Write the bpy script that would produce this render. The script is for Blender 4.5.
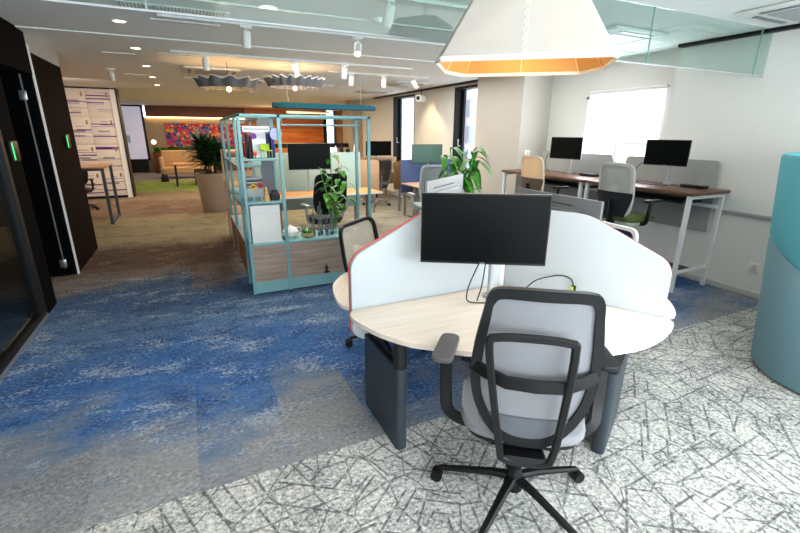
import bpy, bmesh, math, random
from mathutils import Vector, Matrix
random.seed(7)
for o in list(bpy.data.objects): bpy.data.objects.remove(o)
SC = bpy.context.scene
COL = SC.collection
PI = math.pi
R = math.radians

def lin(c):
    return tuple((v/255/12.92 if v/255 <= .04045 else ((v/255+.055)/1.055)**2.4) for v in c)

# ---------------------------------------------------------------- camera
cam_d = bpy.data.cameras.new('camera'); cam = bpy.data.objects.new('camera', cam_d); COL.objects.link(cam)
cam_d.sensor_width = 36.0; cam_d.lens = 429.31*36/800; cam_d.clip_start = .05; cam_d.clip_end = 200
def cam_matrix(y, p, r):
    cy, sy, cp, sp = math.cos(y), math.sin(y), math.cos(p), math.sin(p)
    fwd = Vector((sy*cp, cy*cp, -sp)); right = Vector((cy, -sy, 0)); down = fwd.cross(right)
    cr, sr = math.cos(r), math.sin(r)
    r2 = right*cr + down*sr; d2 = down*cr - right*sr
    m = Matrix((r2, -d2, -fwd)).transposed().to_4x4(); m.translation = (0, 0, 1.75)
    return m
cam.matrix_world = cam_matrix(R(25.618), R(17.404), R(-.3754))
SC.camera = cam
# ---------------------------------------------------------------- exposure, world, lights
SC.view_settings.view_transform = 'Standard'; SC.view_settings.look = 'None'
SC.view_settings.exposure = 0.52; SC.view_settings.gamma = 1; SC.view_settings.use_curve_mapping = False
W = bpy.data.worlds.new('sky'); SC.world = W; W.use_nodes = True
bg = W.node_tree.nodes['Background']; bg.inputs[0].default_value = (.80, .90, 1, 1); bg.inputs[1].default_value = 3.0

def light(name, kind, loc, rot, energy, col, size=1, sizey=None, **k):
    d = bpy.data.lights.new(name, kind); d.energy = energy; d.color = col
    if kind == 'AREA':
        d.size = size
        if sizey: d.shape = 'RECTANGLE'; d.size_y = sizey
    elif kind in ('POINT', 'SPOT'): d.shadow_soft_size = size
    for a, b in k.items(): setattr(d, a, b)
    o = bpy.data.objects.new(name, d); COL.objects.link(o); o.location = loc; o.rotation_euler = rot
    return o
WARM = (1, .72, .42); COOL = (.92, .96, 1)
light('sun', 'SUN', (-6, 2, 9), (R(20), R(-50), 0), 3.5, (1, .95, .88), angle=R(1))
# daylight entering by the windows behind the photographer
light('daylight_back', 'AREA', (2.0, -2.85, 1.65), (R(98), 0, 0), 200, COOL, 6.2, 2.0)
light('cool_side_light', 'AREA', (5.40, -1.2, 1.6), (0, R(90), 0), 35, COOL, 1.8, 2.4)  # cool area light before the solid right wall, no window there
light('daylight_blind', 'AREA', (5.70, 4.6, 1.95), (0, R(90), 0), 30, COOL, .8, 1.2)
# ceiling lighting of the office: large luminous panels' worth of light, warm towards the back
light('office_light_front', 'AREA', (2.6, .9, 2.70), (0, 0, 0), 26, (1, .95, .88), 4.5, 2.4)
light('office_light_middle', 'AREA', (3.1, 7.2, 2.70), (0, 0, 0), 105, (.98, .97, .94), 3.4, 4.5)
light('lounge_light', 'AREA', (1.6, 13.2, 2.70), (0, 0, 0), 150, (1, .78, .54), 4.5, 5.5)
light('lounge_light', 'AREA', (1.6, 19, 2.70), (0, 0, 0), 110, (1, .72, .45), 5.5, 4)
light('meeting_room_light', 'AREA', (-3.0, 2.0, 2.45), (0, 0, 0), 10, (1, .72, .42), 1.2, 3)
light('wood_wall_fill', 'AREA', (4.4, 21.2, 2.6), (R(-30), 0, 0), 70, (1, .66, .34), 3.0, .3)  # unseen fill added to brighten the wood wall, no fixture there
light('locker_light', 'AREA', (-2.3, 11.2, 2.6), (R(25), 0, 0), 40, (1, .80, .62), 1.2, 1.2)

# ---------------------------------------------------------------- materials
MATS = {}
def mat(name, rgb, rough=.5, metal=0, var=.06, vscale=12, bump=0, bscale=200, spec=.5, stretch=(1, 1, 1), coat=0):
    if name in MATS: return MATS[name]
    m = bpy.data.materials.new(name); m.use_nodes = True; nt = m.node_tree; N = nt.nodes; L = nt.links
    b = N['Principled BSDF']; c = lin(rgb)
    tc = N.new('ShaderNodeTexCoord'); mp = N.new('ShaderNodeMapping'); mp.inputs['Scale'].default_value = stretch
    L.new(tc.outputs['Object'], mp.inputs[0])
    n = N.new('ShaderNodeTexNoise'); n.inputs['Scale'].default_value = vscale; n.inputs['Detail'].default_value = 4
    L.new(mp.outputs[0], n.inputs['Vector'])
    mx = N.new('ShaderNodeMix'); mx.data_type = 'RGBA'
    mx.inputs[6].default_value = (*[max(0, v*(1-var*2)) for v in c], 1); mx.inputs[7].default_value = (*[min(1, v*(1+var*2)) for v in c], 1)
    L.new(n.outputs['Fac'], mx.inputs[0]); L.new(mx.outputs[2], b.inputs['Base Color'])
    b.inputs['Roughness'].default_value = rough; b.inputs['Metallic'].default_value = metal
    b.inputs['Specular IOR Level'].default_value = spec
    b.inputs['Coat Weight'].default_value = coat
    if bump:
        n2 = N.new('ShaderNodeTexNoise'); n2.inputs['Scale'].default_value = bscale; n2.inputs['Detail'].default_value = 3
        L.new(mp.outputs[0], n2.inputs['Vector'])
        bp = N.new('ShaderNodeBump'); bp.inputs['Strength'].default_value = bump; bp.inputs['Distance'].default_value = .002
        L.new(n2.outputs['Fac'], bp.inputs['Height']); L.new(bp.outputs[0], b.inputs['Normal'])
    MATS[name] = m; return m
def wood(name, a, b_, scale=3, stretch=(1, 12, 12), rough=.45):
    if name in MATS: return MATS[name]
    m = bpy.data.materials.new(name); m.use_nodes = True; nt = m.node_tree; N = nt.nodes; L = nt.links
    b = N['Principled BSDF']; tc = N.new('ShaderNodeTexCoord'); mp = N.new('ShaderNodeMapping'); mp.inputs['Scale'].default_value = stretch
    L.new(tc.outputs['Object'], mp.inputs[0])
    n = N.new('ShaderNodeTexNoise'); n.inputs['Scale'].default_value = scale; n.inputs['Detail'].default_value = 6; n.inputs['Distortion'].default_value = .6
    L.new(mp.outputs[0], n.inputs['Vector'])
    r = N.new('ShaderNodeValToRGB'); r.color_ramp.elements[0].position = .35; r.color_ramp.elements[1].position = .68
    r.color_ramp.elements[0].color = (*lin(a), 1); r.color_ramp.elements[1].color = (*lin(b_), 1)
    L.new(n.outputs['Fac'], r.inputs[0]); L.new(r.outputs[0], b.inputs['Base Color']); b.inputs['Roughness'].default_value = rough
    MATS[name] = m; return m
def emis(name, rgb, strength, base=None):
    if name in MATS: return MATS[name]
    m = bpy.data.materials.new(name); m.use_nodes = True; nt = m.node_tree; b = nt.nodes['Principled BSDF']
    n = nt.nodes.new('ShaderNodeTexNoise'); n.inputs['Scale'].default_value = 3
    mr = nt.nodes.new('ShaderNodeMapRange'); mr.inputs[3].default_value = strength*.97; mr.inputs[4].default_value = strength*1.03
    nt.links.new(n.outputs['Fac'], mr.inputs[0]); nt.links.new(mr.outputs[0], b.inputs['Emission Strength'])
    b.inputs['Base Color'].default_value = (*lin(base or rgb), 1); b.inputs['Emission Color'].default_value = (*lin(rgb), 1)
    MATS[name] = m; return m
def glass(name, tint, refl=.12, rough=.02):
    if name in MATS: return MATS[name]
    m = bpy.data.materials.new(name); m.use_nodes = True; nt = m.node_tree; N = nt.nodes; L = nt.links
    N.remove(N['Principled BSDF']); out = N['Material Output']
    t = N.new('ShaderNodeBsdfTransparent'); t.inputs[0].default_value = (*tint, 1)
    g = N.new('ShaderNodeBsdfGlossy'); g.inputs['Roughness'].default_value = rough
    n = N.new('ShaderNodeTexNoise'); n.inputs['Scale'].default_value = 2
    lw = N.new('ShaderNodeLayerWeight'); lw.inputs['Blend'].default_value = .35
    ma = N.new('ShaderNodeMath'); ma.operation = 'MULTIPLY_ADD'; ma.inputs[1].default_value = .22; ma.inputs[2].default_value = refl*.5
    L.new(lw.outputs['Fresnel'], ma.inputs[0])
    mm = N.new('ShaderNodeMath'); mm.operation = 'MULTIPLY_ADD'; mm.inputs[1].default_value = .02
    L.new(n.outputs['Fac'], mm.inputs[0]); L.new(ma.outputs[0], mm.inputs[2])
    x = N.new('ShaderNodeMixShader'); L.new(mm.outputs[0], x.inputs[0]); L.new(t.outputs[0], x.inputs[1]); L.new(g.outputs[0], x.inputs[2]); L.new(x.outputs[0], out.inputs[0])
    MATS[name] = m; return m

def floor_material():
    m = bpy.data.materials.new('carpet_tiles'); m.use_nodes = True; nt = m.node_tree; N = nt.nodes; L = nt.links
    b = N['Principled BSDF']; b.inputs['Roughness'].default_value = .95; b.inputs['Specular IOR Level'].default_value = .1
    def math_(op, a, c=None, d=None):
        n = N.new('ShaderNodeMath'); n.operation = op
        for i, v in enumerate((a, c, d)):
            if v is None: continue
            if isinstance(v, (int, float)): n.inputs[i].default_value = v
            else: L.new(v, n.inputs[i])
        return n.outputs[0]
    def ramp(fac, stops, interp='LINEAR'):
        r = N.new('ShaderNodeValToRGB'); cr = r.color_ramp; cr.interpolation = interp
        while len(cr.elements) < len(stops): cr.elements.new(.5)
        for e, (p, c) in zip(cr.elements, stops):
            e.position = p; e.color = (*lin(c), 1) if isinstance(c, tuple) else (c, c, c, 1)
        L.new(fac, r.inputs[0]); return r.outputs[0]
    def mix(f, a, c, mode='MIX'):
        n = N.new('ShaderNodeMix'); n.data_type = 'RGBA'; n.blend_type = mode
        if isinstance(f, (int, float)): n.inputs[0].default_value = f
        else: L.new(f, n.inputs[0])
        for i, v in ((6, a), (7, c)):
            if isinstance(v, tuple): n.inputs[i].default_value = (*lin(v), 1)
            else: L.new(v, n.inputs[i])
        return n.outputs[2]
    geo = N.new('ShaderNodeNewGeometry'); sep = N.new('ShaderNodeSeparateXYZ'); L.new(geo.outputs['Position'], sep.inputs[0])
    X, Y = sep.outputs[0], sep.outputs[1]
    def noise(scale, stretch=(1, 1, 1), detail=4, rough=.6, dist=0, loc=(0, 0, 0)):
        mp = N.new('ShaderNodeMapping'); mp.inputs['Scale'].default_value = stretch; mp.inputs['Location'].default_value = loc
        L.new(geo.outputs['Position'], mp.inputs[0])
        n = N.new('ShaderNodeTexNoise'); n.inputs['Scale'].default_value = scale; n.inputs['Detail'].default_value = detail
        n.inputs['Roughness'].default_value = rough; n.inputs['Distortion'].default_value = dist
        L.new(mp.outputs[0], n.inputs['Vector']); return n.outputs['Fac']
    # per-tile random value (tiles half a metre wide, one metre long)
    cx = math_('FLOOR', math_('DIVIDE', math_('ADD', X, .16), .5)); wx = N.new('ShaderNodeTexWhiteNoise'); wx.noise_dimensions = '1D'; L.new(cx, wx.inputs['W'])
    cy = math_('FLOOR', math_('DIVIDE', Y, 1.0)); cmb = N.new('ShaderNodeCombineXYZ'); L.new(cx, cmb.inputs[0]); L.new(cy, cmb.inputs[1])
    wt = N.new('ShaderNodeTexWhiteNoise'); wt.noise_dimensions = '2D'; L.new(cmb.outputs[0], wt.inputs['Vector'])
    off = math_('MULTIPLY', math_('SUBTRACT', wx.outputs['Value'], .5), .55)
    big = noise(1.1, (1, 1.3, 1), 5, .6, .4)
    fine = noise(60, detail=3, rough=.8)
    mid = noise(3.2, (.8, 1.7, 1), 8, .72, .5)
    yy = math_('ADD', math_('ADD', Y, off), math_('MULTIPLY', math_('SUBTRACT', big, .5), 1.9))
    yy = math_('ADD', yy, math_('MULTIPLY', math_('SUBTRACT', mid, .5), 1.3))
    grit = noise(38, (1, 1.2, 1), 4, .85, 0, (1, 5, 0))
    yy = math_('ADD', yy, math_('MULTIPLY', math_('SUBTRACT', grit, .5), 1.1))
    t = math_('DIVIDE', yy, 25.0)
    zone = ramp(t, [(0, (138, 138, 140)), (.088, (140, 140, 142)), (.104, (104, 124, 150)), (.118, (66, 108, 164)), (.145, (74, 110, 158)), (.17, (98, 126, 160)), (.19, (72, 98, 136)),
                    (.213, (76, 98, 128)), (.230, (140, 130, 120)), (.28, (118, 102, 90)), (.31, (146, 132, 112)), (.345, (112, 92, 78)), (.37, (150, 142, 112)), (.43, (148, 138, 106)), (.45, (116, 94, 78)), (.49, (146, 132, 104)),
                    (.52, (112, 90, 74)), (.60, (122, 106, 80)), (.635, (120, 142, 66)), (.70, (126, 152, 70)), (.76, (132, 132, 140)), (1, (128, 126, 136))])
    m1 = noise(2.2, (.8, 1.35, 1), 10, .78, .35); m2 = noise(2.6, (.8, 1.5, 1), 10, .78, .35, (7, 3, 0)); m3 = noise(5.5, (.7, 1.6, 1), 8, .8, .2, (2, 9, 0))
    dark = ramp(math_('ADD', math_('MULTIPLY', m1, .62), math_('MULTIPLY', grit, .38)), [(.43, 1.0), (.48, 0.0)])
    pale = ramp(math_('ADD', math_('MULTIPLY', m2, .60), math_('MULTIPLY', grit, .40)), [(.53, 0.0), (.575, 1.0)])
    sat = ramp(math_('ADD', math_('MULTIPLY', m3, .6), math_('MULTIPLY', grit, .4)), [(.46, 1.0), (.51, 0.0)])
    z2 = mix(math_('MULTIPLY', sat, .45), zone, (44, 66, 104))
    z2 = mix(math_('MULTIPLY', dark, .60), z2, (44, 58, 88))
    z2 = mix(math_('MULTIPLY', pale, .60), z2, (176, 186, 198))
    gf = ramp(t, [(.095, 0.0), (.112, 1.0)]); zg = mix(math_('MULTIPLY', dark, .35), zone, (96, 100, 112)); zg = mix(math_('MULTIPLY', pale, .4), zg, (176, 178, 182)); z2 = mix(gf, zg, z2)
    tf = math_('DIVIDE', math_('ADD', math_('ADD', Y, math_('MULTIPLY', off, .6)), math_('ADD', math_('MULTIPLY', math_('SUBTRACT', m3, .5), 1.3), math_('MULTIPLY', math_('SUBTRACT', grit, .5), .5))), 25.0)
    zoneF = ramp(tf, [(0, (124, 106, 96)), (.23, (132, 118, 106)), (.26, (98, 80, 72)), (.295, (90, 72, 64)), (.31, (142, 132, 110)), (.375, (150, 142, 112)), (.41, (142, 130, 102)), (.425, (108, 86, 72)),
                      (.50, (112, 90, 76)), (.52, (134, 118, 96)), (.575, (124, 108, 86)), (.60, (116, 142, 66)), (.70, (124, 150, 70)), (.74, (134, 134, 144)), (1, (128, 126, 138))])
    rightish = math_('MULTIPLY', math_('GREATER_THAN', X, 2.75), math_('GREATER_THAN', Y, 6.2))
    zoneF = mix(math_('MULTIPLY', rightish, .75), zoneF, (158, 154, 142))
    far = ramp(t, [(.225, 0.0), (.245, 1.0)])
    zf = mix(math_('MULTIPLY', dark, .5), zoneF, (66, 50, 46)); zf = mix(math_('MULTIPLY', sat, .35), zf, (88, 74, 68)); zf = mix(math_('MULTIPLY', pale, .45), zf, (176, 164, 146))
    zB = mix(far, z2, zf)
    grv = ramp(grit, [(.36, .72), (.5, 1.0), (.64, 1.25)])
    tilev = math_('ADD', math_('MULTIPLY', wt.outputs['Value'], .14), .93)
    # near field: pale grey with a crackle of dark broken lines
    def crack(scale, loc, w, stretch=(1, 1, 1), rot=0):
        mp = N.new('ShaderNodeMapping'); mp.inputs['Location'].default_value = loc; mp.inputs['Scale'].default_value = stretch; mp.inputs['Rotation'].default_value = (0, 0, rot)
        L.new(geo.outputs['Position'], mp.inputs[0])
        v = N.new('ShaderNodeTexVoronoi'); v.feature = 'DISTANCE_TO_EDGE'; v.inputs['Scale'].default_value = scale; v.voronoi_dimensions = '2D'
        L.new(mp.outputs[0], v.inputs['Vector'])
        return ramp(v.outputs['Distance'], [(0, 1.0), (w*.5, .9), (w, 0.0)])
    def strokes(scale, loc, freq, w):
        mp = N.new('ShaderNodeMapping'); mp.inputs['Location'].default_value = loc; L.new(geo.outputs['Position'], mp.inputs[0])
        v = N.new('ShaderNodeTexVoronoi'); v.voronoi_dimensions = '2D'; v.inputs['Scale'].default_value = scale; L.new(mp.outputs[0], v.inputs['Vector'])
        sc_ = N.new('ShaderNodeSeparateColor'); L.new(v.outputs['Color'], sc_.inputs[0])
        ang = math_('MULTIPLY', math_('ROUND', math_('MULTIPLY', sc_.outputs[0], 5)), PI/5)
        ang = math_('ADD', ang, .35)
        u = math_('ADD', math_('MULTIPLY', X, math_('COSINE', ang)), math_('MULTIPLY', Y, math_('SINE', ang)))
        q = math_('FRACT', math_('ADD', math_('MULTIPLY', u, freq), sc_.outputs[1]))
        return ramp(math_('ABSOLUTE', math_('SUBTRACT', q, .5)), [(0, 1.0), (w*.7, .9), (w, 0.0)])
    c1 = strokes(3.4, (0, 0, 0), 7.5, .055); c2 = strokes(2.9, (4, 9, 0), 5.2, .040); c3 = crack(4.4, (3, 7, 0), .030, (1.4, .9, 1), .35)
    cr = math_('MAXIMUM', math_('MAXIMUM', c1, c2), c3)
    brk = ramp(noise(30, detail=3, rough=.85), [(.40, .15), (.53, 1.0)])
    cr = math_('MULTIPLY', cr, brk)
    g = ramp(math_('ADD', math_('MULTIPLY', math_('ADD', math_('MULTIPLY', fine, .5), math_('MULTIPLY', grit, .5)), .75), math_('MULTIPLY', noise(4, detail=5), .25)), [(.40, (96, 98, 99)), (.475, (170, 171, 168)), (.56, (216, 215, 208))])
    g = mix(math_('MULTIPLY', cr, .85), g, (66, 68, 72))
    # boundary between near field and the coloured tiles; to the right of the desks it lies further back
    bnd = math_('ADD', 2.0, math_('MULTIPLY', math_('GREATER_THAN', X, 2.9), .18))
    step = math_('GREATER_THAN', Y, bnd)
    final = mix(step, g, zB)
    vm = N.new('ShaderNodeVectorMath'); vm.operation = 'SCALE'; L.new(final, vm.inputs[0]); L.new(math_('MULTIPLY', tilev, grv), vm.inputs['Scale'])
    # thin seams
    L.new(vm.outputs[0], b.inputs['Base Color'])
    bp = N.new('ShaderNodeBump'); bp.inputs['Strength'].default_value = .5; bp.inputs['Distance'].default_value = .006
    L.new(noise(160, detail=2), bp.inputs['Height']); L.new(bp.outputs[0], b.inputs['Normal'])
    return m

M_ = dict(
    wall=mat('white_wall_paint', (226, 226, 220), .85, var=.01, bump=.1, bscale=300),
    ceiling=mat('ceiling_board', (236, 237, 235), .9, var=.012),
    tan=mat('taupe_wall_paint', (176, 160, 140), .85, var=.02),
    black=mat('black_door_paint', (7, 8, 10), .85, var=.06, spec=.04),
    brown=mat('dark_brown_panel', (20, 13, 9), .85, var=.08, spec=.04),
    frame=mat('black_metal_frame', (13, 14, 17), .5, spec=.3),
    blackpl=mat('black_plastic', (13, 14, 16), .45, var=.05, bump=.05, bscale=500, spec=.35),
    softblack=mat('charcoal_plastic', (22, 25, 28), .48, var=.04, spec=.35),
    darkgrey=mat('slate_leg_paint', (50, 60, 68), .45, var=.03, metal=.2),
    steel=mat('brushed_steel', (190, 192, 195), .3, metal=.9),
    whitemetal=mat('white_metal', (226, 228, 226), .4, var=.01),
    greymetal=mat('grey_metal', (130, 134, 140), .4, metal=.4),
    silverpl=mat('silver_plastic', (168, 172, 174), .45, var=.02),
    teal=mat('teal_powder_coat', (118, 168, 172), .5, var=.03),
    tealfab=mat('teal_felt', (12, 74, 90), .95, var=.08, bump=.4, bscale=300),
    greyfab=mat('light_grey_mesh_fabric', (134, 136, 140), .9, var=.08, vscale=260, bump=.5, bscale=600),
    shell=mat('grey_shell_plastic', (96, 100, 106), .5, var=.03),
    bluefab=mat('navy_blue_fabric', (26, 46, 88), .9, var=.12, vscale=200, bump=.4, bscale=500),
    divider=mat('pale_grey_divider_fabric', (182, 190, 194), .9, var=.02, vscale=180, bump=.3, bscale=700),
    red=mat('red_edge_trim', (226, 70, 62), .6, var=.03),
    maple=wood('pale_maple_laminate', (230, 215, 198), (243, 231, 216), 2.5, (1, 10, 10), .4),
    mapleedge=mat('pale_edge_band', (214, 200, 176), .5, var=.02),
    walnut=wood('walnut_laminate', (84, 58, 44), (112, 80, 60), 3, (8, 1, 8), .4),
    orangewood=wood('warm_wood_panel', (168, 92, 38), (214, 132, 62), 1.2, (.6, 6, 6), .5),
    darkwood=wood('dark_wood_panel', (96, 50, 22), (130, 72, 34), 1.2, (.6, 6, 6), .5),
    ashwood=wood('weathered_ash_panel', (142, 124, 112), (172, 154, 140), 2, (1.2, 8, 14), .6),
    screenfab=mat('grey_desk_screen_felt', (158, 158, 154), .95, var=.05, vscale=60, bump=.4, bscale=400),
    beigefab=mat('beige_fabric', (196, 160, 124), .95, var=.05, bump=.3, bscale=400),
    chairback=mat('warm_white_chair_shell', (178, 178, 172), .6, var=.02),
    greenfab=mat('moss_green_fabric', (70, 86, 34), .9, var=.1, bump=.3, bscale=400),
    screen=mat('matt_black_monitor_screen', (4, 7, 7), .42, var=.02, spec=.10),
    boothteal=mat('turquoise_booth_fabric', (88, 172, 184), .95, var=.07, vscale=240, bump=.5, bscale=500),
    boothgrey=mat('blue_grey_booth_fabric', (106, 142, 152), .95, var=.12, vscale=260, bump=.5, bscale=500),
    white=mat('white_plastic', (232, 232, 228), .5, var=.01),
    paper=mat('white_paper', (230, 232, 236), .8, var=.02),
    leaf=mat('glossy_green_leaf', (70, 140, 40), .4, var=.25, vscale=9),
    leafdark=mat('dark_green_leaf', (22, 58, 24), .45, var=.25, vscale=9),
    soil=mat('dark_soil', (50, 38, 30), .95, var=.2, vscale=60, bump=.6),
    potgrey=mat('taupe_stone_pot', (150, 132, 116), .7, var=.03),
    shade=mat('cream_linen_lampshade', (222, 219, 212), .9, var=.02, vscale=150, bump=.35, bscale=300),
    gold=mat('gold_lampshade_lining', (214, 158, 84), .45, var=.05, vscale=4),
    felt=mat('grey_pleated_felt', (96, 96, 98), .9, var=.1),
    purple=mat('purple_stripe', (104, 40, 146), .6, var=.04),
    locker=mat('cream_locker_door', (226, 214, 202), .55, var=.01),
    skirt=mat('pale_skirting', (206, 206, 198), .6, var=.02),
    trimmetal=mat('brushed_rail', (200, 196, 188), .35, metal=.6),
)
M_['floor'] = floor_material()
G_BARR = glass('smoke_barrier_glass', (.86, .945, .925), .10)
G_WIN = glass('window_glass', (.95, .97, .98), .06)
G_ROOM = glass('partition_glass', (.60, .66, .66), .10)
G_CLR = glass('clear_glassware', (.90, .94, .94), .2)
E_WARM = emis('warm_bulb', (255, 190, 110), 22)
E_SPOT = emis('spotlight_lens', (255, 226, 180), 9)
E_DOWN = emis('downlight_lens', (255, 240, 214), 6)
E_COVE = emis('cove_light_strip', (255, 206, 130), 5)
E_BLIND = emis('daylit_roller_blind', (246, 250, 255), .75, (225, 228, 230))
E_GREEN = emis('green_indicator', (40, 230, 110), 1.5)

# ---------------------------------------------------------------- mesh helpers
class MB:
    def __init__(s): s.bm = bmesh.new()
    def box(s, x0, x1, y0, y1, z0, z1, bev=0, seg=2, M=None):
        v = [s.bm.verts.new(p) for p in ((x0, y0, z0), (x1, y0, z0), (x1, y1, z0), (x0, y1, z0), (x0, y0, z1), (x1, y0, z1), (x1, y1, z1), (x0, y1, z1))]
        f = [s.bm.faces.new([v[i] for i in q]) for q in ((3, 2, 1, 0), (4, 5, 6, 7), (0, 1, 5, 4), (1, 2, 6, 5), (2, 3, 7, 6), (3, 0, 4, 7))]
        if M: bmesh.ops.transform(s.bm, matrix=M, verts=v)
        if bev:
            e = list({e for q in f for e in q.edges}); bmesh.ops.bevel(s.bm, geom=e, offset=bev, segments=seg, profile=.5, affect='EDGES', clamp_overlap=True)
        return s
    def obox(s, c, sx, sy, sz, rz=0, rx=0, ry=0, bev=0, seg=2):
        M = Matrix.Translation(c) @ Matrix.Rotation(rz, 4, 'Z') @ Matrix.Rotation(ry, 4, 'Y') @ Matrix.Rotation(rx, 4, 'X')
        return s.box(-sx/2, sx/2, -sy/2, sy/2, -sz/2, sz/2, bev, seg, M)
    def tube(s, pts, r, seg=8, closed=False, cap=True, prof=None, up=None):
        """sweep a circle (r float or list) or a rectangular profile prof=(w,t) along pts"""
        P = [Vector(p) for p in pts]; n = len(P); rings = []
        u = Vector(up) if up else None
        for i, p in enumerate(P):
            a = P[(i-1) % n] if (closed or i > 0) else P[i]; b = P[(i+1) % n] if (closed or i < n-1) else P[i]
            t = (b-a).normalized()
            if u is None:
                ref = Vector((0, 0, 1)) if abs(t.z) < .9 else Vector((1, 0, 0)); u_ = ref
                if i and prev is not None: u_ = prev
            else: u_ = u
            side = t.cross(u_)
            if side.length < 1e-5: side = t.cross(Vector((0, 1, 0)))
            side.normalize(); nn = side.cross(t).normalized(); prev = nn
            if prof:
                w, th = prof if not callable(prof) else prof(i/(n-1 if n > 1 else 1))
                k = .28
                q = [(-w/2+k*th, -th/2), (w/2-k*th, -th/2), (w/2, -th/2+k*th), (w/2, th/2-k*th), (w/2-k*th, th/2), (-w/2+k*th, th/2), (-w/2, th/2-k*th), (-w/2, -th/2+k*th)]
                rings.append([s.bm.verts.new(p+side*a_+nn*b_) for a_, b_ in q])
            else:
                rr = r[i] if isinstance(r, (list, tuple)) else r
                rings.append([s.bm.verts.new(p+(side*math.cos(2*PI*k/seg)+nn*math.sin(2*PI*k/seg))*rr) for k in range(seg)])
        m = len(rings[0])
        for i in range(n if closed else n-1):
            A, B = rings[i], rings[(i+1) % n]
            for k in range(m): s.bm.faces.new((A[k], A[(k+1) % m], B[(k+1) % m], B[k]))
        if not closed and cap:
            s.bm.faces.new(list(reversed(rings[0]))); s.bm.faces.new(rings[-1])
        return s
    def cyl(s, a, b, r0, r1=None, seg=20): return s.tube([a, b], [r0, r0 if r1 is None else r1], seg)
    def lathe(s, prof, seg=24, c=(0, 0, 0), cap=True):
        rings = [[s.bm.verts.new((c[0]+r*math.cos(2*PI*k/seg), c[1]+r*math.sin(2*PI*k/seg), c[2]+z)) for k in range(seg)] for r, z in prof]
        for A, B in zip(rings, rings[1:]):
            for k in range(seg): s.bm.faces.new((A[k], A[(k+1) % seg], B[(k+1) % seg], B[k]))
        if cap:
            s.bm.faces.new(list(reversed(rings[0]))); s.bm.faces.new(rings[-1])
        return s
    def prism(s, pts, z0, z1, bev=0, M=None, seg=2):
        lo = [s.bm.verts.new((x, y, z0)) for x, y in pts]; hi = [s.bm.verts.new((x, y, z1)) for x, y in pts]; n = len(pts)
        fs = [s.bm.faces.new(list(reversed(lo))), s.bm.faces.new(hi)]
        for k in range(n): s.bm.faces.new((lo[k], lo[(k+1) % n], hi[(k+1) % n], hi[k]))
        if M: bmesh.ops.transform(s.bm, matrix=M, verts=lo+hi)
        if bev:
            e = list({e for f in fs for e in f.edges}); bmesh.ops.bevel(s.bm, geom=e, offset=bev, segments=seg, profile=.5, affect='EDGES', clamp_overlap=True)
        return s
    def sphere(s, c, r, sc=(1, 1, 1), seg=16):
        M = Matrix.Translation(c) @ Matrix.Diagonal((*sc, 1)); bmesh.ops.create_uvsphere(s.bm, u_segments=seg, v_segments=max(6, seg//2), radius=r, matrix=M); return s
    def grid(s, f, nu, nv, th=0):
        V = [[s.bm.verts.new(f(i/nu, j/nv)) for j in range(nv+1)] for i in range(nu+1)]
        F = [s.bm.faces.new((V[i][j], V[i+1][j], V[i+1][j+1], V[i][j+1])) for i in range(nu) for j in range(nv)]
        if th:
            bmesh.ops.recalc_face_normals(s.bm, faces=F); bmesh.ops.solidify(s.bm, geom=F, thickness=th)
        return s
    def build(s, name, m, parent=None, smooth=True, ang=35):
        bmesh.ops.recalc_face_normals(s.bm, faces=s.bm.faces)
        me = bpy.data.meshes.new(name); s.bm.to_mesh(me); s.bm.free()
        if isinstance(m, str): m = M_[m]
        me.materials.append(m)
        if smooth:
            me.shade_smooth()
            try: me.set_sharp_from_angle(angle=R(ang))
            except Exception: pass
        o = bpy.data.objects.new(name, me); COL.objects.link(o)
        if parent: o.parent = parent
        return o
def xz(off=0, flip=False):   # maps prism (x,y)->(x,z), extruded along y
    return Matrix(((1, 0, 0, 0), (0, 0, -1, off), (0, 1, 0, 0), (0, 0, 0, 1)))
def yz(off=0):   # prism (x,y)->(y,z), extruded along x
    return Matrix(((0, 0, 1, off), (1, 0, 0, 0), (0, 1, 0, 0), (0, 0, 0, 1)))
def rpoly(pts, r, n=5):
    out = []; m = len(pts)
    for i, p in enumerate(pts):
        a = Vector(pts[i-1]); b = Vector(p); c = Vector(pts[(i+1) % m]); rr = r[i] if isinstance(r, (list, tuple)) else r
        if rr <= 0: out.append(tuple(b)); continue
        u = (a-b); v = (c-b); d = min(rr, u.length*.49, v.length*.49); p0 = b+u.normalized()*d; p1 = b+v.normalized()*d
        for k in range(n+1):
            t = k/n; q = p0*(1-t)**2 + b*2*t*(1-t) + p1*t*t; out.append((q.x, q.y))
    return out
def smoothpath(pts, n=6, closed=False):
    P = [Vector(p) for p in pts]; m = len(P); out = []
    rng = range(m if closed else m-1)
    for i in rng:
        p0 = P[(i-1) % m] if closed or i > 0 else P[i]; p1 = P[i]; p2 = P[(i+1) % m]; p3 = P[(i+2) % m] if closed or i+2 < m else P[(i+1) % m]
        for k in range(n):
            t = k/n
            out.append(.5*((2*p1)+(p2-p0)*t+(2*p0-5*p1+4*p2-p3)*t*t+(3*p1-p0-3*p2+p3)*t**3))
    if not closed: out.append(P[-1])
    return out
def tag(o, label, cat, group=None):
    o['label'] = label; o['category'] = cat
    if group: o['group'] = group
    return o
def thing(name, label, cat, loc=(0, 0, 0), rz=0, group=None):
    o = bpy.data.objects.new(name, None); o.empty_display_size = .1; COL.objects.link(o); o.location = loc; o.rotation_euler = (0, 0, rz)
    return tag(o, label, cat, group)
def struct(o): o['kind'] = 'structure'; return o
def copytree(o, parent=None):
    c = o.copy(); COL.objects.link(c)
    if parent: c.parent = parent
    for ch in [x for x in KIDS(o)]: copytree(ch, c)
    return c
def KIDS(o): return [x for x in list(bpy.data.objects) if x.parent == o]

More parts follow.
